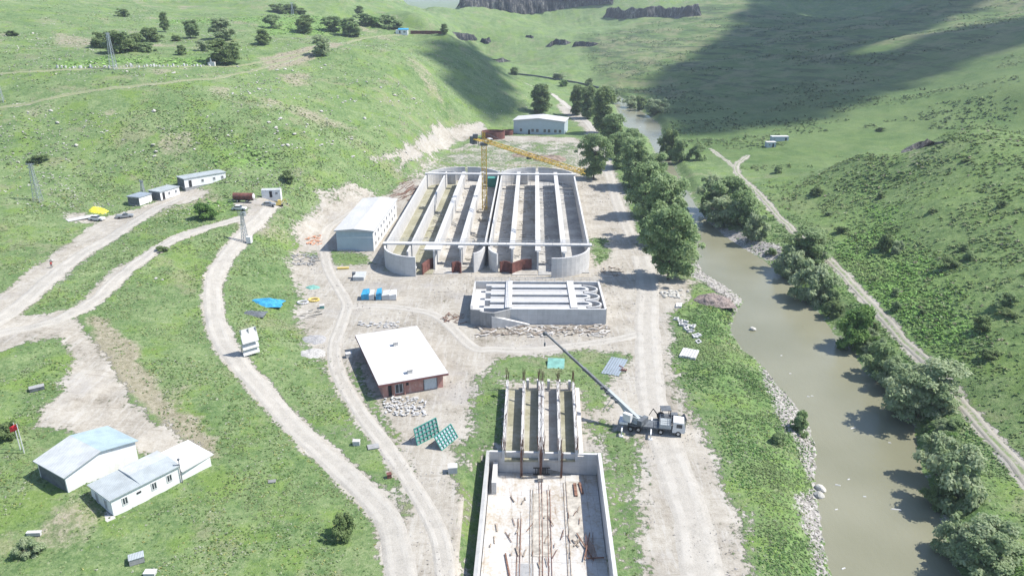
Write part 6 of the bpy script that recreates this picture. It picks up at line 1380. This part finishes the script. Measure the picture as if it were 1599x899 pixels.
tufts('far_scrub', -120, 520, 330, 1100, 90000, lambda x, y: 9*(fbm(x/40, y/22, 94) > .53)*off_dirt(x, y)*(MV('sm', x, y) > .3)*.6, (.6, 1.5), [((.05, .085, .035), 4), ((.075, .115, .045), 2)], 2, 'dark specks of low scrub over the far slopes', .5)

# ------------------------------------------------------------------ clouds outside the view that shade the ridge and the far slope
def cloud(poly, alt, sp, label, seed):
    rg = np.random.default_rng(seed); q = [P(a, b) if b > 0 else Vector((*[v*1.28 for v in P(a, 2)[:2]], 60)) for a, b in poly]; xs = [p.x for p in q]; ys = [p.y for p in q]; bm = bmesh.new(); c0 = None
    off = SDIR/SDIR.z*alt; x = min(xs)
    gxs, gys = np.meshgrid(np.arange(min(xs), max(xs), sp), np.arange(min(ys), max(ys), sp)); gxs = gxs.ravel()+rg.normal(size=gxs.size)*sp*.25; gys = gys.ravel()+rg.normal(size=gys.size)*sp*.25
    sd_ = sdist(gxs, gys, [(p.x, p.y) for p in q]); k_ = 0
    for x, y, s_ in zip(gxs, gys, sd_):
        if s_ > -sp*.15 or rg.uniform() < .35*(s_ > -sp*.8): continue
        r_ = sp*(.62 if s_ > -sp else .95)*rg.uniform(.8, 1.2); z = Hh(x, y); p = Vector((x, y, z))+SDIR/SDIR.z*(alt-z)
        mt = Matrix.Translation(p) @ Matrix.Diagonal((r_, r_, r_*rg.uniform(.4, .7), 1)); bmesh.ops.create_icosphere(bm, subdivisions=2, radius=1, matrix=mt); k_ += 1
    for v in bm.verts:
        v.co.z += 3*(float(vnoise(np.array(v.co.x/14), np.array(v.co.y/14), 3))-.5)
    me = bpy.data.meshes.new('cloud'); bm.to_mesh(me); bm.free(); me.shade_smooth(); o = bpy.data.objects.new('cloud', me); COL.objects.link(o)
    k = NT('cloud_vapour'); k.color((.85, .86, .88)); tp = k.n('ShaderNodeBsdfTransparent'); mx = k.n('ShaderNodeMixShader'); mx.inputs[0].default_value = .86
    k.l(tp.outputs[0], mx.inputs[1]); k.l(k.bs.outputs[0], mx.inputs[2]); k.l(mx.outputs[0], k.out.inputs[0]); me.materials.append(k.m); print('cloud puffs', k_)
    return tag(o, kind='structure')
cloud([(655,66),(690,56),(725,58),(765,82),(805,125),(828,165),(820,198),(785,196),(738,170),(695,130),(665,95)], 1300, 11, 'x', 1)
cloud([(985,150),(1020,175),(1045,205),(1120,214),(1200,206),(1280,188),(1350,162),(1425,130),(1500,105),(1650,58),(1650,25),(1500,42),(1400,70),(1350,87),(1335,88),(1400,60),(1500,31),(1650,-1),(1600,-1),(1450,-1),(1300,-1),(1190,-1),(1130,45),(1080,85),(1020,125)], 1500, 15, 'x', 2)

# ------------------------------------------------------------------ thin haze
m = MB(); m.b2((-9400, -1200, -75), (9400, 9800, 330)); hz = m.build('haze', None)
hm = bpy.data.materials.new('haze'); hm.use_nodes = True; ht = hm.node_tree; ht.nodes.clear(); vo = ht.nodes.new('ShaderNodeVolumePrincipled'); oo = ht.nodes.new('ShaderNodeOutputMaterial')
vo.inputs['Color'].default_value = (.8, .9, 1, 1); vo.inputs['Density'].default_value = .00014; vo.inputs['Anisotropy'].default_value = .2
ht.links.new(vo.outputs[0], oo.inputs['Volume']); hz.data.materials.append(hm); tag(hz, 'thin pale haze filling the valley', 'haze', kind='stuff'); hz.visible_shadow = True
S.cycles.volume_bounces = 0; S.cycles.max_bounces = 6; S.cycles.diffuse_bounces = 3; S.cycles.transparent_max_bounces = 24
